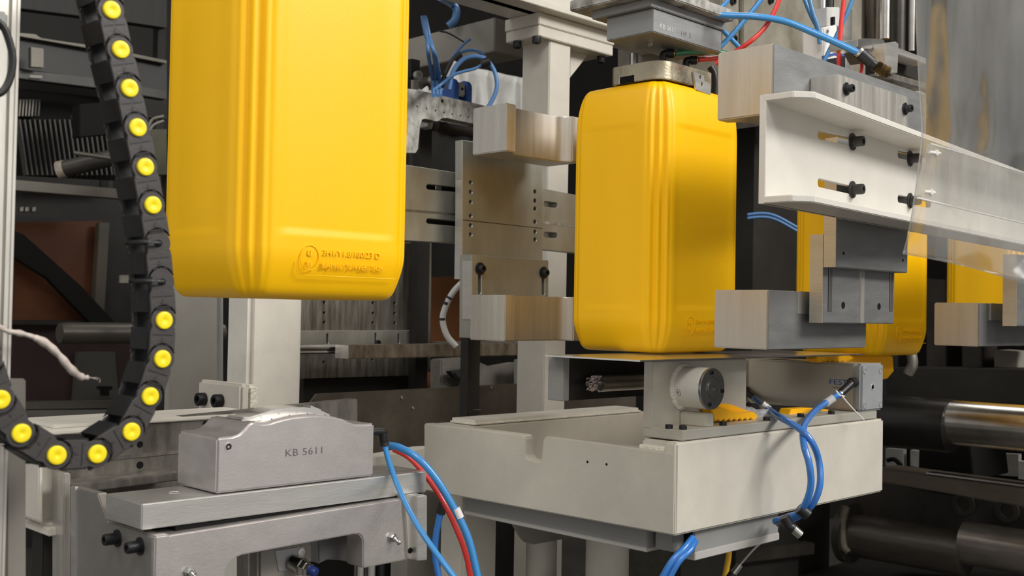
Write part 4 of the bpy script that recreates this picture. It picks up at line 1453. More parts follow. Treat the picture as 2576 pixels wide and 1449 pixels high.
# ================================================================== blow head above the centre can
hn = HD(1642, 79, 1.575)
HXx, HYy = hn.x, hn.y
hd = root('blow_head', (HXx + .09, HYy + .05, hn.z), 'stacked steel plates and engraved block over the centre jerrycan', 'machine part')
hz1 = HD(1642, 20, 1.575).z
hxr = HY(1815, 120, HYy).x
hyl = HX(1525, 100, HXx).y
BOX('engraved_block', HXx, hxr, HYy, hyl, hn.z, hz1, ALUF, hd, 0.0012)
TEXT('engraving', 'KB 5611', HY(1659, 70, HYy) - YV * .0001, XV, ZV, 0.010, LITE, hd, 0.0002, 1.1)
TEXT('engraving', '149  5', HY(1712, 88, HYy) - YV * .0001, XV, ZV, 0.010, ENG, hd, 0.0002, 1.0)
BOX('cover_plate', HXx - .010, hxr + .004, HYy - .0035, hyl + .02, hz1 + .0003, hz1 + .012, ALUF, hd, 0.001)
px0 = HZ(1470, 28, hz1 + .0125)
BOX('top_plate', HXx - .032, hxr + .004, HYy - .022, hyl + .045, hz1 + .0123, hz1 + .028, GALV, hd, 0.0015)
BOX('upper_block', HXx - .01, hxr + .01, HYy + .03, hyl + .03, hz1 + .0283, hz1 + .3, PAINTG, hd, 0.002)
# guide rod, bolt
rp_ = HX(1595, 120, c2.x - CX / 2 + .045)
cz1 = c2.z + CH
nz0 = cz1 + .0015
LATHE('guide_rod', V((rp_.x, rp_.y, nz0 + .02)), ZV, [(0, 0.0068), (hn.z - nz0 - .0201, 0.0068)], CHR, hd, 24)
bq = HD(1637, 98, 1.64)
LATHE('button_screw', V((bq.x, bq.y, hn.z - .0002)), -ZV, [(0, 0.0052), (0.003, 0.0052), (0.006, 0.003), (0.0063, 0.0005)], STL, hd)
# rounded calibrating block on the can's top
nb = root('calibrating_block', (c2.x, c2.y, nz0), 'round cornered steel block with a small window, resting on the centre jerrycan', 'machine part')
n_ = HD(1650, 156, 1.66)
ntop = n_.z
bx0, by0 = c2.x - CX / 2 + .016, c2.y - CY / 2 + .014
bx1, by1_ = HY(1790, 220, by0).x, HX(1537, 180, bx0).y
o = []
R_ = 0.026
for (cx_, cy_, a0) in ((bx1 - .006, by1_ - .006, 0), (bx0 + .006, by1_ - .006, 90)):
    for i in range(5):
        a = math.radians(a0 + 90 * i / 4)
        o.append((cx_ + .006 * math.cos(a), cy_ + .006 * math.sin(a)))
for i in range(11):
    a = math.radians(180 + 90 * i / 10)
    o.append((bx0 + R_ + R_ * math.cos(a), by0 + R_ + R_ * math.sin(a)))
xcut = HY(1750, 190, by0).x
o.append((bx1, by0))
prism('block', [V((a, b, nz0)) for a, b in o], (0, 0, ntop - nz0), mat('stained cast block', (182, 172, 150), 0.33, 0.85, mott=0.25, msc=20, bump=0.3, bsc=200, rvar=.1), nb, 0.001, None, 40)
w0, w1 = HX(1595, 200, bx0).y, HX(1560, 200, bx0).y
BOX('window', bx0 - .0004, bx0 + .001, w0, w1, nz0, HX(1575, 192, bx0).z, DRK, nb, 0)
BOX('window_edge', bx0 - .0008, bx0 + .001, w1, w1 + .0014, nz0, HX(1562, 194, bx0).z, STL, nb, 0)
lp2 = root('hinge_plate', HY(1770, 210, by0), 'small steel plate with two holes at the right of the round cornered block', 'plate')
PYP('plate', [(1746, 180), (1772, 190), (1772, 203), (1788, 210), (1788, 240), (1752, 226)], by0 - .0045, 0.0044, ALU, lp2, 0.0005, holes=[(1762, 194, 4.5), (1766, 212, 4.5)])
# elbows + green, red tubes over the block
for (a, b, w, h_, mt, lb, pts_) in (
        (1672, 135, 0, 0, GRNT, 'green air tube from the black elbow under the blow head', [(1697, 135, 1.68), (1740, 130, 1.69), (1780, 129, 1.70), (1830, 135, 1.72), (1880, 150, 1.75)]),
        (1730, 152, 0, 0, REDT, 'short red air tube from the second black elbow under the blow head', [(1756, 150, 1.71), (1785, 148, 1.72), (1815, 146, 1.73), (1880, 150, 1.76)])):
    d0 = pts_[0][2]
    e_ = root('elbow_fitting', HD(a, b, d0), 'black elbow fitting on the round cornered block feeding the %s tube' % ('green' if mt is GRNT else 'red'), 'fitting')
    TUBE('elbow', [HD(a - 4, b + 24, d0), HD(a - 4, b + 4, d0), HD(a + 2, b - 1, d0), HD(a + 10, b, d0)], 0.0052, BLK, e_, 6)
    TUBE('collar', [HD(a + 6, b, d0), HD(a + 22, b, d0)], 0.0068, BLK, e_, 1)
    TUBE('ring', [HD(a + 20.5, b, d0), HD(a + 24.5, b, d0)], 0.0063, BRS, e_, 1)
    TUBE('stem', [HD(a - 4, b + 20, d0), HD(a - 4, b + 38, d0)], 0.004, STL, e_, 1)
    tubething(mt.name.replace(' ', '_'), pts_, 13, mt, lb, 'tube')
o = TUBE('black_hose', [HD(1787, 168, 1.80), HD(1796, 185, 1.80), HD(1799, 210, 1.80), HD(1797, 250, 1.80)], 0.006, BLK)
tag(o, 'short black hose with a shiny sleeve standing behind the small two hole plate', 'hose')

# ================================================================== white column and beams
wn = HD(1378, 400, 2.30)
WX, WY = wn.x, wn.y
wc = root('white_column', (WX + .04, WY + .04, 0), 'pale painted square machine column behind the far gripper', 'column')
wr = HY(1433, 300, WY).x
wl = HX(1311, 300, WX).y
cap0 = HX(1355, 90, WX - .02)
BOX('column', WX, wr, WY, wl, 0, HX(1378, 92, WX).z, PAINT, wc, 0.002)
kn_ = HD(1355, 90, 2.27)
capx1, capy1 = HY(1542, 140, kn_.y).x, HX(1272, 105, kn_.x).y
zc0, zc1, zc2_ = kn_.z, HD(1355, 61, 2.27).z, HD(1353, 30, 2.27).z
BOX('flange', kn_.x, capx1, kn_.y, capy1, zc0 + .0002, zc1 - .0006, PAINT, wc, 0.0015)
BOX('flange', kn_.x - .002, capx1 + .002, kn_.y - .002, capy1 + .002, zc1, zc2_, PAINT, wc, 0.0015)
prism('gusset', [HY(1434, 112, WY + .03), HY(1478, 128, WY + .03), HY(1478, 140, WY + .03), HY(1434, 196, WY + .03)], (0, 0.012, 0), PAINT, wc, 0.001)
for a, b in ((1350, 100), (1302, 112), (1512, 150)):
    p = HZ(a, b - 8, zc0)
    SCREW(p, -ZV, 0.009, 0.014, wc)
ub = root('overhead_beam', (WX, WY, zc2_), 'wide pale painted overhead beam crossing above the white column', 'beam')
P = [HY(1155, 0, WY + .0), HY(1353, 62, WY), HY(1353, 30, WY)]
zl = zc2_ + .0005
BOX('web', HY(1100, 0, WY + .05).x - .3, capx1 + .3, WY - .0, WY + .02, zl, zl + .14, PAINT, ub, 0.001)
BOX('lower_flange', HY(1100, 0, WY + .05).x - .3, capx1 + .3, WY - .04, WY + .075, zl, zl + .012, PAINT, ub, 0.001)
BOX('upper_flange', HY(1100, 0, WY + .05).x - .3, capx1 + .3, WY - .04, WY + .06, zl + .14, zl + .152, PAINT, ub, 0.001)
ub2 = root('cross_beam', (WX, WY + .5, zc1), 'pale painted beam running away to the left from the white column head', 'beam')
BOX('beam', kn_.x + .02, kn_.x + .11, capy1 + .055, capy1 + 1.0, zc0 - .005, zc2_ + .02, PAINTG, ub2, 0.002)
BOX('hanger', kn_.x + .03, kn_.x + .10, capy1 + .95, capy1 + .99, 0, zc0 - .006, PAINTG, ub2, 0)

# grey sheet, clevis, tubes (upper middle)
gs = root('padded_cover', HY(1200, 200, 3.0), 'creased pale grey cover sheet behind the blue clevis', 'cover')
bm = bmesh.new()
g2 = []
for j in range(9):
    row = []
    for i in range(41):
        s, t = i / 40, j / 8
        px = 1040 + 290 * s
        yt = 138 + 62 * s
        yb_ = 300 + 60 * s
        py = yt + (yb_ - yt) * t
        y = 2.9 + 0.02 * math.sin(s * 23 + 2 * math.sin(t * 2)) + .012 * math.sin(s * 51)
        row.append(bm.verts.new(HY(px, py, y)))
    g2.append(row)
for j in range(8):
    for i in range(40):
        bm.faces.new((g2[j][i], g2[j][i + 1], g2[j + 1][i + 1], g2[j + 1][i]))
o = bobj('sheet', bm, LITE, gs, 180)
md = o.modifiers.new('s', 'SOLIDIFY')
md.thickness = 0.004
BOX('frame', HY(1040, 300, 2.93).x, HY(1330, 360, 2.93).x, 2.95, 2.99, 0, HY(1200, 180, 2.93).z, DRM, gs, 0)
cl = root('blue_clevis', HY(1130, 230, 2.36), 'blue painted clevis bracket with two lugs on the blotchy steel arm', 'bracket')
c2x = HX(1132, 220, HY(1140, 220, 2.34).x).x


def lug(x, yc_, name, pxs):
    c = HX(pxs[0], pxs[1], x)
    r = 0.0175
    o = [V((x, c.y + r * math.cos(math.radians(a)), c.z + r * math.sin(math.radians(a)))) for a in range(30, 181, 15)]
    o += [V((x, c.y - r, c.z - .06)), V((x, c.y + .055, c.z - .06))]
    return prism(name, o, (0.014, 0, 0), BLUP, cl, 0.0015), c


xl1 = HD(1130, 215, 2.46).x
o, cc_ = lug(xl1, 0, 'lug', (1130, 216))
LATHE('pin', V((xl1 + .0002, cc_.y, cc_.z)), -XV, [(0, 0.009), (0.002, 0.009)], GALD, cl)
lug(xl1 + .045, 0, 'lug', (1130, 216 + 0)) if False else None
o = [V((xl1 + .040, cc_.y + .0175 * math.cos(math.radians(a)), cc_.z + .0175 * math.sin(math.radians(a)))) for a in range(30, 181, 15)] + [V((xl1 + .040, cc_.y - .0175, cc_.z - .06)), V((xl1 + .040, cc_.y + .055, cc_.z - .06))]
prism('lug', o, (0.014, 0, 0), BLUP, cl, 0.0015)
BOX('rod_eye', xl1 + .016, xl1 + .0385, cc_.y - .012, cc_.y + .016, cc_.z - .020, cc_.z + .010, ALU, cl, 0.003)
recess('hole', V((xl1 + .028, cc_.y - .0123, cc_.z - .004)), -YV, 0.003, cl)
for i, (x0_, x1_, x2_, lb) in enumerate(((1062, 1082, 1088, 'leftmost blue tube of the bundle falling behind the clevis'), (1068, 1092, 1098, 'middle blue tube of the bundle falling behind the clevis'), (1060, 1100, 1106, 'rightmost blue tube of the bundle falling behind the clevis'))):
    tubething('blue_air_tube', [(x0_ + 2, 40, 2.18), (x0_ + 12, 90, 2.18), (x1_ - 4 + (i == 1) * 4, 140, 2.18), (x2_, 200, 2.37), (x2_ + 2, 240, 2.21)], 10, mat('muted blue tube %d' % i, (78, 120, 170), 0.4), lb, 'tube')
MB_ = bpy.data.materials['muted blue tube 0']
for pts_, w_, lb in (([(1130, 225, 2.29), (1140, 180, 2.29), (1165, 150, 2.29), (1195, 142, 2.29), (1222, 150, 2.29), (1242, 175, 2.29), (1250, 210, 2.29), (1244, 240, 2.29), (1225, 275, 2.29)], 11, 'big blue tube loop arching over the clevis'),
                     ([(1222, 156, 2.28), (1196, 172, 2.28), (1165, 180, 2.28), (1138, 190, 2.28), (1110, 212, 2.28), (1088, 228, 2.26)], 8, 'thin light blue tube crossing down left from the loop coupling'),
                     ([(1118, 200, 2.33), (1128, 165, 2.33), (1145, 135, 2.33), (1170, 108, 2.33), (1184, 98, 2.33)], 7, 'blue tube rising to a frayed end above the loop'),
                     ([(1150, 135, 2.36), (1180, 126, 2.36), (1205, 130, 2.36), (1222, 145, 2.36)], 8, 'short blue tube arc behind the loop coupling'),
                     ([(1105, -10, 2.10), (1135, 8, 2.46), (1148, 25, 2.46), (1144, 50, 2.46), (1128, 66, 2.46)], 20, 'thick blue hose curling in the dark top corner beside the nearest jerrycan')):
    tubething('blue_air_tube', pts_, w_, MB_, lb, 'tube')
o = TUBE('tube_coupling', [HD(1210, 160, 2.28), HD(1232, 152, 2.28)], 0.0085, BLK, None, 1)
tag(o, 'black coupling with clip on the big blue tube loop', 'fitting')
o = TUBE('black_cable', [HD(1105, 78, 2.36), HD(1130, 84, 2.36), HD(1168, 106, 2.36)], 0.002, BLK)
tag(o, 'thin black tie wire running to the frayed blue tube end', 'cable')
o = TUBE('black_hose', [HD(1108, 220, 2.31), HD(1125, 180, 2.31), HD(1140, 152, 2.31), HD(1160, 135, 2.31)], 0.0062, BLK)
tag(o, 'black hose behind the blue clevis', 'hose')
o = TUBE('white_sleeve', [HD(1128, 196, 2.30), HD(1148, 156, 2.30)], 0.0056, WHT, None, 1)
tag(o, 'white sleeve on the hose beside the big blue loop', 'sleeve')
# blotchy arm
AY_ = 1.78
arm = root('blotchy_arm', HY(1120, 260, AY_), 'blotchy drilled steel arm plate with cut-out, between the nearest jerrycan and the far gripper', 'plate')
ap = [(980, 217), (1050, 226), (1240, 270), (1240, 325), (1190, 311), (1150, 303), (1125, 297), (1112, 298), (1104, 304), (1098, 306), (1070, 299), (1062, 301), (1057, 318), (1052, 375), (1046, 385), (980, 385)]
PYP('plate', ap, AY_, 0.03, GALV, arm, 0.001, holes=[(1113, 254, 4), (1050, 268, 2.2), (1073, 273, 2.2), (1096, 278, 2.2), (1117, 283, 2.2), (1138, 287, 2.2), (1159, 291, 2.2), (1179, 295, 2.2)])
BOX('post', HY(1060, 400, AY_ + .12).x, HY(1090, 400, AY_ + .12).x, AY_ + .126, AY_ + .15, 0, HY(1060, 300, AY_ + .12).z, DRM, arm, 0)
PYP('small_block', [(1078, 300), (1092, 303), (1088, 325), (1074, 318)], AY_ + .06, 0.03, GALV, arm)
LATHE('cross_bar', HY(1095, 315, AY_ + .12), XV, [(0, 0.014), (0.30, 0.014)], DRB2, arm)
vb = root('valve_block', HY(1060, 200, 1.9), 'small metal valve cluster above the left end of the blotchy arm', 'valve')
PYP('bracket', [(1040, 200), (1054, 200), (1054, 228), (1040, 226)], 1.9, 0.01, PAINTG, vb)
for a, b, r in ((1048, 190, .010), (1085, 203, .011)):
    LATHE('ring', HY(a, b, 1.92), -YV, [(0, r), (0.01, r), (0.01, r * .5), (0.002, r * .45)], ALU, vb)
TUBE('pipe', [HY(1056, 215, 1.93), HY(1072, 205, 1.93), HY(1086, 212, 1.93), HY(1090, 225, 1.93)], 0.010, GALD, vb)
BOX('plug', HY(1042, 185, 1.93).x, HY(1064, 185, 1.93).x, 1.94, 1.96, HY(1050, 198, 1.94).z, HY(1050, 150, 1.94).z, BLK, vb)
# pale things behind
bk = root('pale_cabinet', HY(1120, 380, 3.2), 'pale cabinet seen through the cut-out behind the blotchy arm', 'cabinet')
PYP('front', [(1090, 315), (1200, 325), (1200, 400), (1090, 385)], 3.1, 0.1, LITE, bk, 0.002)
BOX('body', HY(1090, 380, 3.15).x, HY(1200, 380, 3.15).x, 3.2, 3.5, 0, HY(1130, 390, 3.2).z, PAINTG, bk, 0)

# ---- lower middle: drilled plate, bars, guard
LY = 1.95
dp2 = root('drilled_plate', HY(920, 900, LY), 'big stained drilled steel plate standing behind and below the nearest jerrycan', 'plate')
holes = []
for x in (816, 938, 993):
    for y in (762, 788, 812):
        holes.append((x, y + (x - 938) * .01, 3.6))
for y in range(640, 830, 25):
    holes.append((1050, y, 3.6))
holes += [(815, 911, 3.2), (936, 905, 3.0), (1047, 903, 3.4)]
PYP('plate', [(700, 600), (1086, 612), (1083, 920), (1079, 932), (1068, 941), (1040, 945), (760, 953), (700, 955)], LY, 0.02, mat('stained drilled plate', (150, 146, 138), 0.45, 0.75, msc=9, col2=(88, 82, 72), bump=0.2, bsc=90, st=(9, 9, 1)), dp2, 0.001, holes=holes)
PYP('backing', [(790, 620), (1076, 630), (1072, 915), (790, 925)], LY + .0205, 0.003, DRK, dp2, 0)
PYP('light_strip', [(700, 832), (1050, 831), (1050, 868), (700, 872)], LY - .014, 0.0135, ALUS, dp2, 0.001, slots=[(824, 842, 824, 862, 3.2), (945, 840, 945, 860, 3.0), (1003, 842, 1003, 862, 3.0)])
SCREW(HY(948, 862, LY - .014), -YV, 0.006, 0.008, dp2)
BOX('foot', HY(760, 950, LY + .03).x, HY(1060, 940, LY + .03).x, LY + .024, LY + .06, 0, HY(900, 930, LY).z, DRM, dp2, 0)
hb = root('hollow_bar', HY(1000, 885, LY - .1), 'rusty rectangular steel bar with a clean milled end, crossing below the far gripper', 'bar')
p0 = HY(877, 868, LY - .12)
hx1 = HY(1375, 880, LY - .12).x
BOX('bar', p0.x, hx1, LY - .12, HX(843, 880, p0.x).y, HY(877, 903, LY - .12).z, p0.z, mat('rusty bar', (158, 150, 136), 0.45, 0.7, msc=16, col2=(110, 92, 70), bump=0.3, bsc=90, st=(3, 3, 1)), hb, 0.0015)
BOX('milled_end', p0.x - .0007, p0.x + .001, LY - .1195, HX(844, 880, p0.x).y, HY(877, 902.5, LY - .12).z, p0.z - .0004, ALUX, hb, 0)
BOX('flat_strip', HY(1130, 870, LY - .119).x, hx1, LY - .112, LY - .06, p0.z, p0.z + .0035, GALD, hb, 0)
sr = root('support_rods', HY(800, 885, LY - .06), 'pair of thin grey rods entering from the left behind the cream column', 'rod')
for a, r in ((875, .0062), (887, .0035)):
    LATHE('rod', HY(740, a, LY - .06), XV, [(0, r), (HY(843, a, LY - .06).x - HY(740, a, LY - .06).x, r)], CHR, sr)
gd = root('guard_plate', HY(1050, 1010, 1.80), 'long dark brown steel guard plate with a clipped left corner', 'guard')
PYP('plate', [(762, 1038), (797, 991), (1100, 976), (1378, 961), (1600, 950), (1600, 1250), (762, 1250)], 1.80, 0.006, DRB, gd, 0.0006)
for a, b in ((1236, 975), (1038, 1026), (1010, 1000)):
    SCREW(HY(a, b, 1.80), -YV, 0.0035, 0.003, gd, 0, STL, 'rivet')
wpl = root('white_rail', HY(1000, 1150, 1.6), 'low pale painted rail behind the hoses, between block and carriage', 'rail')
PYP('rail', [(946, 1150), (1070, 1128), (1300, 1118), (1300, 1250), (946, 1290)], 1.66, 0.04, PAINT, wpl, 0.001)
BOX('foot', HY(1000, 1200, 1.68).x, HY(1100, 1200, 1.68).x, 1.665, 1.695, 0, HY(1000, 1282, 1.66).z, PAINTG, wpl, 0)
op = root('orange_panel', HY(1120, 780, 2.7), 'brown orange panel glimpsed between drilled plate and far gripper', 'panel')
PYP('panel', [(1086, 698), (1172, 696), (1172, 862), (1086, 862)], 2.5, 0.03, mat('brown orange panel', (104, 62, 28), .6, mott=.2, msc=3), op)
PYP('panel', [(830, 935), (942, 935), (942, 992), (826, 992)], 2.5, 0.03, ORG, op)
PYP('panel', [(1046, 930), (1110, 940), (1110, 984), (1046, 984)], 2.5, 0.03, mat('dull red brown', (92, 50, 28), .6), op)
PYP('navy_panel', [(942, 935), (1046, 935), (1046, 990), (942, 990)], 2.48, 0.03, NAV, op)
BOX('foot', HY(850, 1100, 2.5).x, HY(1100, 1100, 2.5).x, 2.505, 2.525, 0, HY(900, 1290, 2.5).z, DRM, op, 0)
PYP('dark_post', [(895, 966), (916, 966), (916, 972), (909, 976), (909, 992), (901, 992), (901, 976), (895, 972)], 2.46, 0.01, DRM, op, 0)
PYP('frame', [(820, 990), (1180, 980), (1180, 1300), (820, 1300)], 2.5, 0.03, DRM, op, 0)
wcab = root('white_cable', HD(1130, 790, 2.2), 'pale banded cable curving behind the far gripper', 'cable')
TUBE('cable', [HD(1180, 695, 2.2), HD(1140, 735, 2.2), HD(1118, 780, 2.2), HD(1114, 810, 2.2), HD(1125, 845, 2.2), HD(1148, 872, 2.2)], 0.0062, LITE, wcab)
for a, b, c, d in ((1124, 760, 1121, 767), (1132, 747, 1129, 752), (1113, 800, 1113, 806)):
    TUBE('black_band', [HD(a, b, 2.2), HD(c, d, 2.2)], 0.0066, BLK, wcab, 1)
cb = root('grey_casting', HD(1220, 930, 2.6), 'blurred grey casting and cloth below the rusty bar', 'machine part')
PYP('casting', [(1110, 905), (1180, 900), (1240, 925), (1310, 912), (1310, 980), (1110, 985)], 2.3, 0.05, mat('dull casting', (104, 100, 92), .6, mott=.35, msc=14), cb, 0.004)
PYP('dark_arm', [(1135, 935), (1180, 928), (1195, 945), (1188, 965), (1150, 950)], 2.25, 0.03, DRM, cb, 0.004)
LATHE('post', HY(1190, 990, 2.22), ZV, [(0, 0.008), (0.1, 0.008)], GALD, cb)
PYP('grey_sheet', [(1305, 905), (1382, 902), (1382, 975), (1305, 978)], 2.2, 0.02, PAINTG, cb)
BOX('foot', HY(1150, 980, 2.35).x, HY(1300, 980, 2.35).x, 2.36, 2.4, 0, HY(1200, 960, 2.35).z, DRM, cb, 0)

# ================================================================== left background
tw = root('tinted_window', HY(160, 700, 3.6), 'dark orange tinted guard window with a diagonal brace, behind the cable chain', 'window')
YL = 3.6
PYP('orange_pane', [(20, 560), (258, 555), (250, 806), (20, 806)], YL, 0.02, ORD, tw)
PYP('lower_pane', [(20, 815), (330, 815), (330, 1010), (20, 1010)], YL, 0.02, MAR, tw)
PYP('grey_pane', [(195, 885), (290, 885), (300, 1015), (185, 1015)], YL - .04, 0.02, mat('dim grey pane', (62, 60, 56), .6, mott=.2, msc=4), tw)
PYP('post', [(250, 560), (276, 560), (262, 806), (236, 806)], YL - .06, 0.03, mat('post dim', (70, 64, 54), .5), tw)
PYP('brace', [(25, 575), (60, 590), (205, 720), (290, 812), (285, 835), (240, 825), (120, 700), (25, 640)], YL - .1, 0.03, DRK, tw)
PYP('sill', [(20, 806), (262, 806), (262, 817), (20, 817)], YL - .05, 0.04, DRM, tw)
PYP('t_handle', [(250, 972), (283, 972), (283, 979), (275, 982), (275, 996), (258, 996), (258, 982), (250, 979)], YL - .12, 0.02, DRK, tw, 0)
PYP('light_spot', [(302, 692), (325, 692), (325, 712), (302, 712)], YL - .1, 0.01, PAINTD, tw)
PYP('frame', [(20, 480), (345, 500), (345, 1060), (20, 1060)], YL + .03, 0.05, DRM, tw, 0)
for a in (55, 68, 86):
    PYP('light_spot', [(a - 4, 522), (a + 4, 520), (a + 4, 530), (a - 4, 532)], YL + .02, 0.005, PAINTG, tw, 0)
GRL = mat('dim grey rail', (92, 88, 80), 0.4, 0.5, mott=.2, msc=6)
rlb = root('guard_rails', HY(250, 1000, 3.3), 'grey horizontal rails behind the cable chain loop', 'rail')
PYP('rail', [(40, 1012), (560, 1006), (560, 1024), (40, 1030)], 3.25, 0.05, GRL, rlb)
PYP('rail', [(40, 1036), (560, 1030), (560, 1042), (40, 1050)], 3.2, 0.05, mat('rail dim 2', (84, 82, 76), .5), rlb)
PYP('rail', [(35, 452), (310, 476), (310, 500), (35, 478)], 3.3, 0.05, GRL, rlb)
PYP('back', [(35, 1048), (560, 1040), (560, 1200), (35, 1200)], 3.35, 0.02, DRK, rlb, 0)
BOX('post', HY(560, 1000, 3.3).x, HY(600, 1000, 3.3).x, 3.31, 3.36, 0, HY(560, 470, 3.3).z, DRM, rlb, 0)
hr_ = root('round_rail', HY(300, 836, 3.0), 'round grey handrail running right from the tinted window', 'rail')
r_ = 21 / FPX * 3.9
a = HY(150, 838, 2.95)
LATHE('tube', a, XV, [(0, r_ * .9), (0.02, r_), (HY(558, 838, 2.95).x - a.x, r_)], GRL, hr_)
BOX('post', HY(545, 838, 2.95).x, HY(556, 838, 2.95).x, 2.985, 3.0, 0, HY(550, 820, 2.95).z, DRM, hr_, 0)
LATHE('thin_bar', HY(400, 858, 2.95), XV, [(0, .006), (HY(558, 858, 2.95).x - HY(400, 858, 2.95).x, .006)], DRB, hr_)
ub3 = root('dark_machine_rail', HY(200, 130, 3.2), 'dark horizontal machine rails with a bright bracket in the upper left background', 'rail')
DR1 = mat('dim rail steel', (60, 59, 56), 0.42, 0.4, mott=.3, msc=9)
PYP('rail', [(45, 84), (240, 118), (420, 155), (420, 235), (240, 200), (45, 172)], 3.3, 0.05, mat('rail dark mid', (44, 43, 42), .5), ub3)
PYP('rail_edge', [(45, 82), (90, 86), (105, 97), (240, 115), (420, 152), (420, 160), (240, 124), (45, 90)], 3.27, 0.03, GRL, ub3)
PYP('rail', [(45, 175), (240, 196), (420, 230), (420, 250), (240, 220), (45, 196)], 3.25, 0.04, DR1, ub3)
PYP('bright_bracket', [(78, 118), (110, 122), (110, 170), (78, 168)], 3.2, 0.02, GRL, ub3)
PYP('bright_bracket', [(74, 188), (108, 190), (106, 198), (76, 196)], 3.2, 0.02, PAINTG, ub3)
PYP('back', [(35, 196), (420, 250), (420, 300), (35, 262)], 3.52, 0.03, DRM, ub3, 0)
LATHE('post', V((HY(400, 200, 3.4).x, 3.75, 0)), ZV, [(0, .03), (1.9, .03)], DRM, ub3)
gr = root('ribbed_grille', HY(120, 350, 3.4), 'dark ribbed grille panel in the upper left background', 'grille')
RIB = mat('rib dark', (58, 57, 54), 0.5)
PYP('back', [(40, 222), (300, 250), (320, 455), (36, 440)], 3.45, 0.02, DRK, gr, 0)
for i in range(20):
    a = 48 + i * 12.5
    PYP('rib', [(a, 300 + (i % 3)), (a + 4, 300), (a + 24, 440), (a + 20, 440)], 3.40, 0.03, RIB, gr, 0)
for i in range(7):
    a = 50 + i * 8
    PYP('rib', [(a, 250), (a + 4, 250), (a + 1, 292), (a - 3, 292)], 3.40, 0.03, GRL if i < 5 else RIB, gr, 0)
rb = root('round_bar', HY(200, 410, 3.0), 'blunt round bar with a pale worn end poking out left of the cable chain', 'bar')
a, b = HD(150, 428, 2.9), HD(330, 385, 2.9)
TUBE('bar', [a, b], 0.022, mat('bar dark', (58, 55, 50), .4, .3), rb, 1, 24)
TUBE('worn_end', [a - (b - a) * .02, a + (b - a) * .08], 0.0235, mat('worn end', (150, 140, 126), .5, mott=.4, msc=30), rb, 1, 24)
PYP('block', [(200, 262), (300, 255), (300, 335), (200, 345)], 3.12, 0.05, DRK, rb, 0.002)
PYP('edge', [(183, 288), (188, 288), (205, 322), (200, 326)], 3.2, 0.02, GRL, rb, 0)
TUBE('arm', [HD(188, 385, 2.85), HD(330, 405, 2.85)], 0.006, GRL, rb, 1)
ce_ = root('ceiling_panels', HY(200, 20, 3.9), 'dark corrugated overhead panels at the top left', 'panel')
PYP('panel', [(45, -60), (420, -60), (420, 70), (300, 52), (45, 20)], 3.9, 0.05, mat('overhead dark', (40, 39, 37), .6, mott=.3, msc=6, st=(6, 6, 1)), ce_)
BOX('hanger', HY(420, -40, 3.9).x, HY(440, -40, 3.9).x, 3.96, 4.0, 0, HY(420, -40, 3.9).z, DRM, ce_, 0)
yh = root('hose_manifold', HD(390, 305, 2.6), 'two thin pale hoses and grey block just left of the nearest jerrycan', 'hose')
TUBE('hose', [HD(374, 318, 2.6), HD(385, 300, 2.6), HD(412, 292, 2.6)], .0035, PAINTD, yh)
TUBE('hose', [HD(376, 330, 2.6), HD(388, 314, 2.6), HD(412, 304, 2.6)], .0035, PAINTG, yh)
BOX('leg', HY(430, 400, 2.7).x, HY(450, 400, 2.7).x, 2.72, 2.75, 0, HY(400, 330, 2.7).z, DRM, yh, 0)
PYP('block', [(375, 325), (420, 325), (420, 440), (385, 440)], 2.7, .05, mat('olive block', (74, 74, 56), .6, mott=.2, msc=20), yh)

# ================================================================== upper right
mb = root('grey_machine_body', HD(1990, 150, 2.3), 'big old grey painted machine housing behind the near gripper, top right', 'machine housing')
MY_ = 1.42
PYP('front', [(1815, -80), (2178, -80), (2178, 235), (2010, 260), (1815, 300)], MY_, 0.3, PAINTD, mb, 0.003)
PYP('front_lip', [(1870, -80), (1900, -80), (1900, 300), (1870, 300)], MY_ - .012, 0.011, PAINTD, mb, 0.002)
for a, b in ((1841, 4), (1844, 98), (1936, 2)):
    SCREW(HY(a, b, MY_), -YV, 0.008, 0.008, mb)
PYP('dark_side', [(1815, 240), (2010, 150), (2030, 300), (1815, 330)], MY_ - .02, 0.019, DRB2, mb, 0)
BOX('leg', HY(1900, 200, MY_ + .1).x, HY(2100, 200, MY_ + .1).x, MY_ + .1, MY_ + .3, 0, HY(2000, 260, MY_ + .1).z, DRM, mb, 0)
CYM = mat('worn dark cylinder', (70, 62, 52), 0.25, 0.6, mott=.6, msc=26, st=(1, 1, .3))


def vrod(px, w_, y0, y1, d, mt, label, name='vertical_rod', floor=False):
    a, b = HD(px, y0, d), HD(px, y1, d)
    r = w_ / 2 * d / FPX
    o = LATHE(name, V((a.x, a.y, b.z)), ZV, [(0, r), (a.z - b.z, r)], mt, None, 28)
    return tag(o, label, 'rod')


vrod(2068, 24, -90, 165, 1.95, CHR, 'bright vertical rod left of the white valve')
vrod(2088, 22, -90, 190, 2.0, STB, 'black vertical rod beside the white valve')
vrod(2195, 50, -90, 130, 2.0, CYM, 'dark oily vertical cylinder right of the red hanging tube')
vrod(2228, 26, -90, 100, 1.95, CHR, 'bright vertical guide rod above the small clamp block')
vrod(2262, 34, -90, 140, 2.05, DRB2, 'dark vertical rod between the two bright guide rods')
vrod(2296, 16, -90, 130, 1.95, CHR, 'thin bright vertical rod beside the plastic curtain edge')
vv = root('white_valve', HD(2105, 150, 1.92), 'white and silver valve unit with a blue strip behind the crossing tubes', 'valve')
VY = HD(2105, 150, 1.92).y
PYP('body', [(2071, 68), (2106, 62), (2108, 138), (2130, 138), (2128, 222), (2072, 216)], VY, 0.04, WHT, vv, 0.002)
PYP('silver_side', [(2106, 20), (2146, 22), (2140, 230), (2118, 235), (2106, 130)], VY + .008, 0.05, ALU, vv, 0.002)
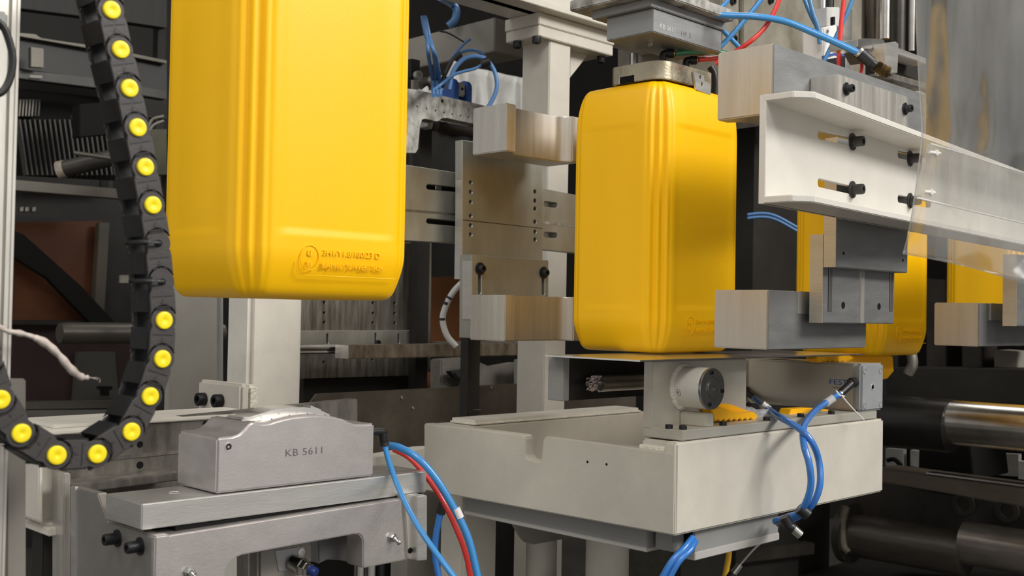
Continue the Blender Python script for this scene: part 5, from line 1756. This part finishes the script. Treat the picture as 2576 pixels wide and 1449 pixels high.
PYP('slot', [(2096, 42), (2101, 42), (2101, 62), (2096, 62)], VY - .001, 0.01, DRK, vv, 0)
PYP('upper_plate', [(2080, 18), (2112, 18), (2112, 66), (2080, 66)], VY + .004, 0.03, LITE, vv, 0.001)
PYP('blue_strip', [(2073, 140), (2102, 132), (2130, 138), (2134, 144), (2102, 138), (2073, 146)], VY - .002, 0.004, BLUP, vv, 0)
PYP('black_base', [(2070, 150), (2128, 142), (2128, 178), (2070, 172)], VY - .003, 0.02, BLK, vv)
SCREW(HY(2080, 79, VY), -YV, 0.003, 0.002, vv, 0, STL)
cbk = root('clamp_bracket', HD(2220, 150, 1.8), 'pale steel bracket plates clamped round the guide rods near the brass fitting', 'bracket')
CY_ = HD(2220, 150, 1.80).y
PYP('upper_block', [(2158, 100), (2172, 96), (2222, 98), (2226, 104), (2226, 124), (2172, 122), (2158, 118)], CY_, 0.05, ALUP, cbk, 0.001)
PYP('upper_underside', [(2160, 122), (2226, 124), (2226, 150), (2180, 158)], CY_ + .03, 0.03, GALD, cbk)
PYP('upright', [(2226, 108), (2254, 104), (2261, 110), (2258, 184), (2230, 184)], CY_ - .02, 0.02, ALU, cbk, 0.001)
PYP('shelf', [(2260, 120), (2330, 146), (2330, 162), (2260, 138)], CY_, 0.03, ALU, cbk)
PYP('lower_shelf', [(2232, 180), (2330, 208), (2330, 226), (2205, 190)], CY_ - .01, 0.04, GALD, cbk)
PYP('lower_body', [(2180, 190), (2255, 194), (2330, 235), (2330, 420), (2180, 300)], CY_ + .03, 0.04, PAINTG, cbk)
PYP('lower_dark', [(2255, 140), (2330, 160), (2330, 210), (2255, 180)], CY_ + .035, 0.02, DRM, cbk, 0)
rt_ = root('guide_bars', HD(2270, 260, 1.75), 'stacked dark horizontal bars behind the mid block of the near gripper', 'bar')
for y in (236, 248, 262):
    TUBE('bar', [HD(2240, y, 1.85), HD(2330, y + 32, 1.80)], .004, DRB, rt_, 1)
bf = root('brass_fitting', HD(2190, 165, 1.7), 'grimy brass fitting with black collar at the end of the thick blue tube', 'fitting')
q0, q1 = HD(2162, 132, 1.62), HD(2192, 158, 1.62)
TUBE('collar', [q0, q1], .0085, BLK, bf, 1, 18)
TUBE('collar_ring', [q0 - (q1 - q0) * .1, q0 + (q1 - q0) * .06], .0088, STL, bf, 1, 18)
TUBE('neck', [q1, HD(2205, 168, 1.62)], .0062, BLK, bf, 1)
TUBE('threads', [HD(2203, 164, 1.62), HD(2210, 170, 1.62), HD(2222, 176, 1.62), HD(2236, 182, 1.62)], [.009, .007, .009, .007, .0095, .0075] * 5, mat('grimy brass', (130, 112, 78), .4, .8, mott=.5, msc=60), bf, 8)
# tubes crossing the top right
tubething('blue_air_tube', [(1745, 12, 1.66), (1780, 28, 1.66), (1815, 38, 1.66), (1900, 42, 1.65), (1975, 54, 1.65), (2050, 84, 1.64), (2110, 110, 1.63), (2166, 136, 1.62)], 17, BLU,
          'thick blue tube sweeping from the blow head to the grimy brass fitting', 'tube')
tubething('blue_air_tube', [(1930, -20, 1.7), (1892, 28, 1.7), (1850, 78, 1.7), (1808, 122, 1.7)], 12, BLU, 'straight thin blue tube slanting down left across the grey housing', 'tube')
tubething('blue_air_tube', [(1838, -20, 1.68), (1828, 5, 1.68), (1804, 26, 1.68)], 11, BLU, 'short pale blue tube entering a black fitting on the blow head plate', 'tube')
tubething('blue_air_tube', [(1800, 60, 1.74), (1830, 88, 1.74), (1862, 122, 1.74), (1900, 165, 1.74)], 12, BLU, 'blue tube slanting down right behind the near gripper pad', 'tube')
tubething('red_air_tube', [(1968, -30, 1.66), (1954, 15, 1.66), (1925, 68, 1.66), (1888, 104, 1.66), (1850, 130, 1.67), (1800, 160, 1.68)], 12, REDT, 'red tube curving over the near gripper pad from the top edge', 'tube')
tubething('red_air_tube', [(2126, -30, 1.85), (2116, 60, 1.85), (2112, 110, 1.85), (2110, 166, 1.85), (2108, 200, 1.86)], 12, REDT, 'red tube hanging straight down in front of the white valve', 'tube')
tubething('red_air_tube', [(2166, 150, 1.87), (2168, 170, 1.87), (2162, 200, 1.87)], 9, REDT, 'short piece of red tube below the blue tube collar', 'tube')
tubething('blue_air_tube', [(2152, -20, 1.88), (2130, 35, 1.88), (2104, 90, 1.88), (2070, 160, 1.88)], 11, mat('blue tube shade', (70, 128, 178), .35), 'blue tube slanting down left in front of the white valve', 'tube')
BS = bpy.data.materials['blue tube shade']
tubething('blue_air_tube', [(2016, -20, 1.9), (2038, 35, 1.9), (2056, 72, 1.9), (2064, 108, 1.9)], 10, BS, 'left one of two blue tubes falling towards the bright vertical rod', 'tube')
tubething('blue_air_tube', [(2032, -20, 1.88), (2044, 30, 1.88), (2058, 72, 1.88), (2062, 110, 1.88)], 11, BS, 'right one of two blue tubes falling towards the bright vertical rod', 'tube')
for a, b, d, lb in ((1746, 8, 1.66, 'black fitting on the blow head plate feeding the thick blue tube'), (1800, 30, 1.66, 'black fitting on the blow head plate feeding the short pale blue tube')):
    o = TUBE('push_in_fitting', [HD(a - 4, b + 8, d), HD(a + 4, b - 8, d)], .006, BLK, None, 1)
    tag(o, lb, 'fitting')

# dark gap between can and gripper
dg = root('pipe_frame', HD(1900, 500, 2.6), 'dark machine frame with pipes seen between the centre jerrycan and the channel', 'machine frame')
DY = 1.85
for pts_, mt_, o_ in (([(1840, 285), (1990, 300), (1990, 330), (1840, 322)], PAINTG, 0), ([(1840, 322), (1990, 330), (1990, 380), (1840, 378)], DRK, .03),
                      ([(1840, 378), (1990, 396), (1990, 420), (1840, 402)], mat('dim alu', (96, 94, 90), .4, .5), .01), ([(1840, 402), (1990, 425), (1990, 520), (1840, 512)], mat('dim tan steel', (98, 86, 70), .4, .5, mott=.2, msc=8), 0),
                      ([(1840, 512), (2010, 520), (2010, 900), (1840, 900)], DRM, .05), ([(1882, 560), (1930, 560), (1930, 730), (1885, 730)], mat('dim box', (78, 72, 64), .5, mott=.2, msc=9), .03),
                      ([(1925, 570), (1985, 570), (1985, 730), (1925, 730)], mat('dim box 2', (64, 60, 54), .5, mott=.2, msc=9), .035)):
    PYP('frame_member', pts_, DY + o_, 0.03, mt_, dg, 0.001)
TUBE('pipe', [HY(1880, 680, DY), HY(1922, 685, DY), HY(1935, 740, DY)], .006, PAINTG, dg)
for a, b in ((1870, 577), (1871, 637)):
    LATHE('stud', HY(a, b, DY + .02), -YV, [(0, .005), (.004, .005)], PAINTG, dg)
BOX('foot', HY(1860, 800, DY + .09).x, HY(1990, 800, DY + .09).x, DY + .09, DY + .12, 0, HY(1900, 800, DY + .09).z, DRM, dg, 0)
for k, lb in ((0, 'upper dim blue tube in the dark gap right of the centre jerrycan'), (9, 'lower dim blue tube in the dark gap right of the centre jerrycan')):
    tubething('blue_air_tube', [(1880, 540 + k, 2.45), (1920, 537 + k, 2.45), (1955, 545 + k, 2.45), (2010, 575 + k, 2.45)], 8, MB_, lb, 'tube')

# ================================================================== lower right press
XP = 2.35


def tbar(y0, y1, px0, px1, w_, mt, parent, name='bar', x=XP, seg=40):
    a, b = HX(px0, y0, x), HX(px1, y1, x)
    b.z = a.z
    r = w_ / 2 * dep(a) / FPX
    return LATHE(name, a, b - a, [(0, r), ((b - a).length, r)], mt, parent, seg)


pr1 = root('tie_bar', HX(2400, 1060, XP), 'thick upper tie bar, black sleeve at left and scuffed chrome at right', 'tie bar')
tbar(1055, 1100, 2200, 2396, 128, mat('black oily sleeve', (40, 38, 36), .3, .3, mott=.4, msc=8), pr1, 'sleeve')
tbar(1062, 1110, 2392, 2900, 112, CHR, pr1, 'chrome_bar')
pr2 = root('tie_bar', HX(2400, 1350, XP), 'thick lower tie bar with oily brown streak near the bottom right corner', 'tie bar')
tbar(1345, 1390, 2140, 2432, 105, mat('grey brown oily bar', (74, 69, 64), .3, .4, mott=.35, msc=6, st=(4, 1, 4)), pr2, 'sleeve', XP + .05)
tbar(1365, 1410, 2428, 2900, 108, mat('scuffed grey bar', (120, 114, 108), .28, .6, mott=.35, msc=7, st=(4, 1, 4)), pr2, 'bar', XP + .05)
tbar(1338, 1350, 2128, 2146, 150, DRB2, pr2, 'end_ring', XP + .05)
pf = root('press_frame', (XP + .3, .5, 0), 'dark oily press frame with ledges behind the tie bars, bottom right', 'press')
def PXB(name, px, x, t, mt_, parent, b=.002):
    return PXP(name, px, x, t, mt_, parent, b)
PXB('ledge', [(2200, 1178), (2900, 1270), (2900, 1330), (2200, 1210)], XP + .02, 0.10, mat('ledge brown', (92, 84, 74), .35, .4, mott=.3, msc=8, st=(4, 1, 4)), pf)
PXB('ledge_edge', [(2330, 1188), (2900, 1262), (2900, 1268), (2330, 1192)], XP + .015, 0.03, CHR, pf, 0)
PXB('lower_block', [(2150, 1205), (2900, 1330), (2900, 1480), (2150, 1290)], XP + .19, 0.2, DRB2, pf)
PXB('upper_block', [(2230, 925), (2900, 935), (2900, 1035), (2230, 1000)], XP + .25, 0.2, DRM, pf)
for a, b, c, d in ((2330, 700, 2380, 990), (2420, 780, 2470, 960), (2500, 880, 2560, 950)):
    PXB('rib', [(a, b), (c, b + 4), (c, d), (a, d)], XP + .48, 0.1, DRB2 if a != 2500 else PAINTG, pf)
PXB('dark_block', [(2312, 1105), (2440, 1120), (2450, 1210), (2310, 1195)], XP + .16, 0.2, DRK, pf)
for a, b, c, d, mt_ in ((2228, 1128, 2272, 1172, LITE), (2290, 1132, 2312, 1172, LITE), (2430, 1130, 2500, 1190, PAINTD), (2505, 1140, 2562, 1195, PAINTG), (2562, 1160, 2600, 1205, LITE)):
    PXB('background_plate', [(a, b), (c, b + 3), (c, d + 4), (a, d)], XP + .55, 0.02, mt_, pf, 0)
TUBE('lever', [HX(2232, 1158, XP + .5), HX(2250, 1156, XP + .5), HX(2268, 1172, XP + .5)], .006, DRK, pf)
LATHE('bolt', HX(2488, 1243, XP + .185), -XV, [(0, .008), (.01, .008)], BRS, pf)
LATHE('port', HX(2425, 1268, XP + .189), -XV, [(0, .026), (.006, .026), (.006, .015), (.001, .014)], DRB2, pf)
LATHE('port', HX(2535, 1285, XP + .189), -XV, [(0, .026), (.006, .026), (.006, .015), (.001, .014)], DRB2, pf)
TUBE('oily_hose', [HX(2128, 1275, XP), HX(2118, 1320, XP), HX(2122, 1370, XP), HX(2134, 1390, XP)], .009, mat('dirty hose', (92, 86, 72), .5, mott=.5, msc=20), pf)
TUBE('pipe', [HX(2290, 880, XP + .1), HX(2296, 915, XP + .1), HX(2284, 940, XP + .1)], .012, GALD, pf)
PXB('bed', [(2000, 1450), (2900, 1520), (2900, 2000), (2000, 1900)], XP + .2, 0.4, DRM, pf)
BOX('column', XP + .6, XP + .9, -1.5, .9, 0, 1.33, DRM, pf, 0)
BOX('column', XP + .75, XP + 1.2, -1.2, 1.5, 0, 2.3, DRK, pf, 0)
# low clutter under the carriage on the right
lc = root('oily_casting', HD(1850, 1420, 2.2), 'oily dark casting on the machine bed beneath the right cable duct', 'machine part')
PYP('block', [(1700, 1340), (1990, 1330), (2000, 1460), (1700, 1600)], 1.35, 0.2, mat('oily olive casting', (74, 72, 62), .4, .2, mott=.5, msc=14), lc, .004)
PYP('ledge', [(1850, 1385), (2050, 1365), (2050, 1395), (1850, 1420)], 1.32, 0.03, DRB2, lc, .002)
BOX('bed', lc.location.x - .05, lc.location.x + .4, 1.34, 1.5, 0, .86, DRM, lc, 0)
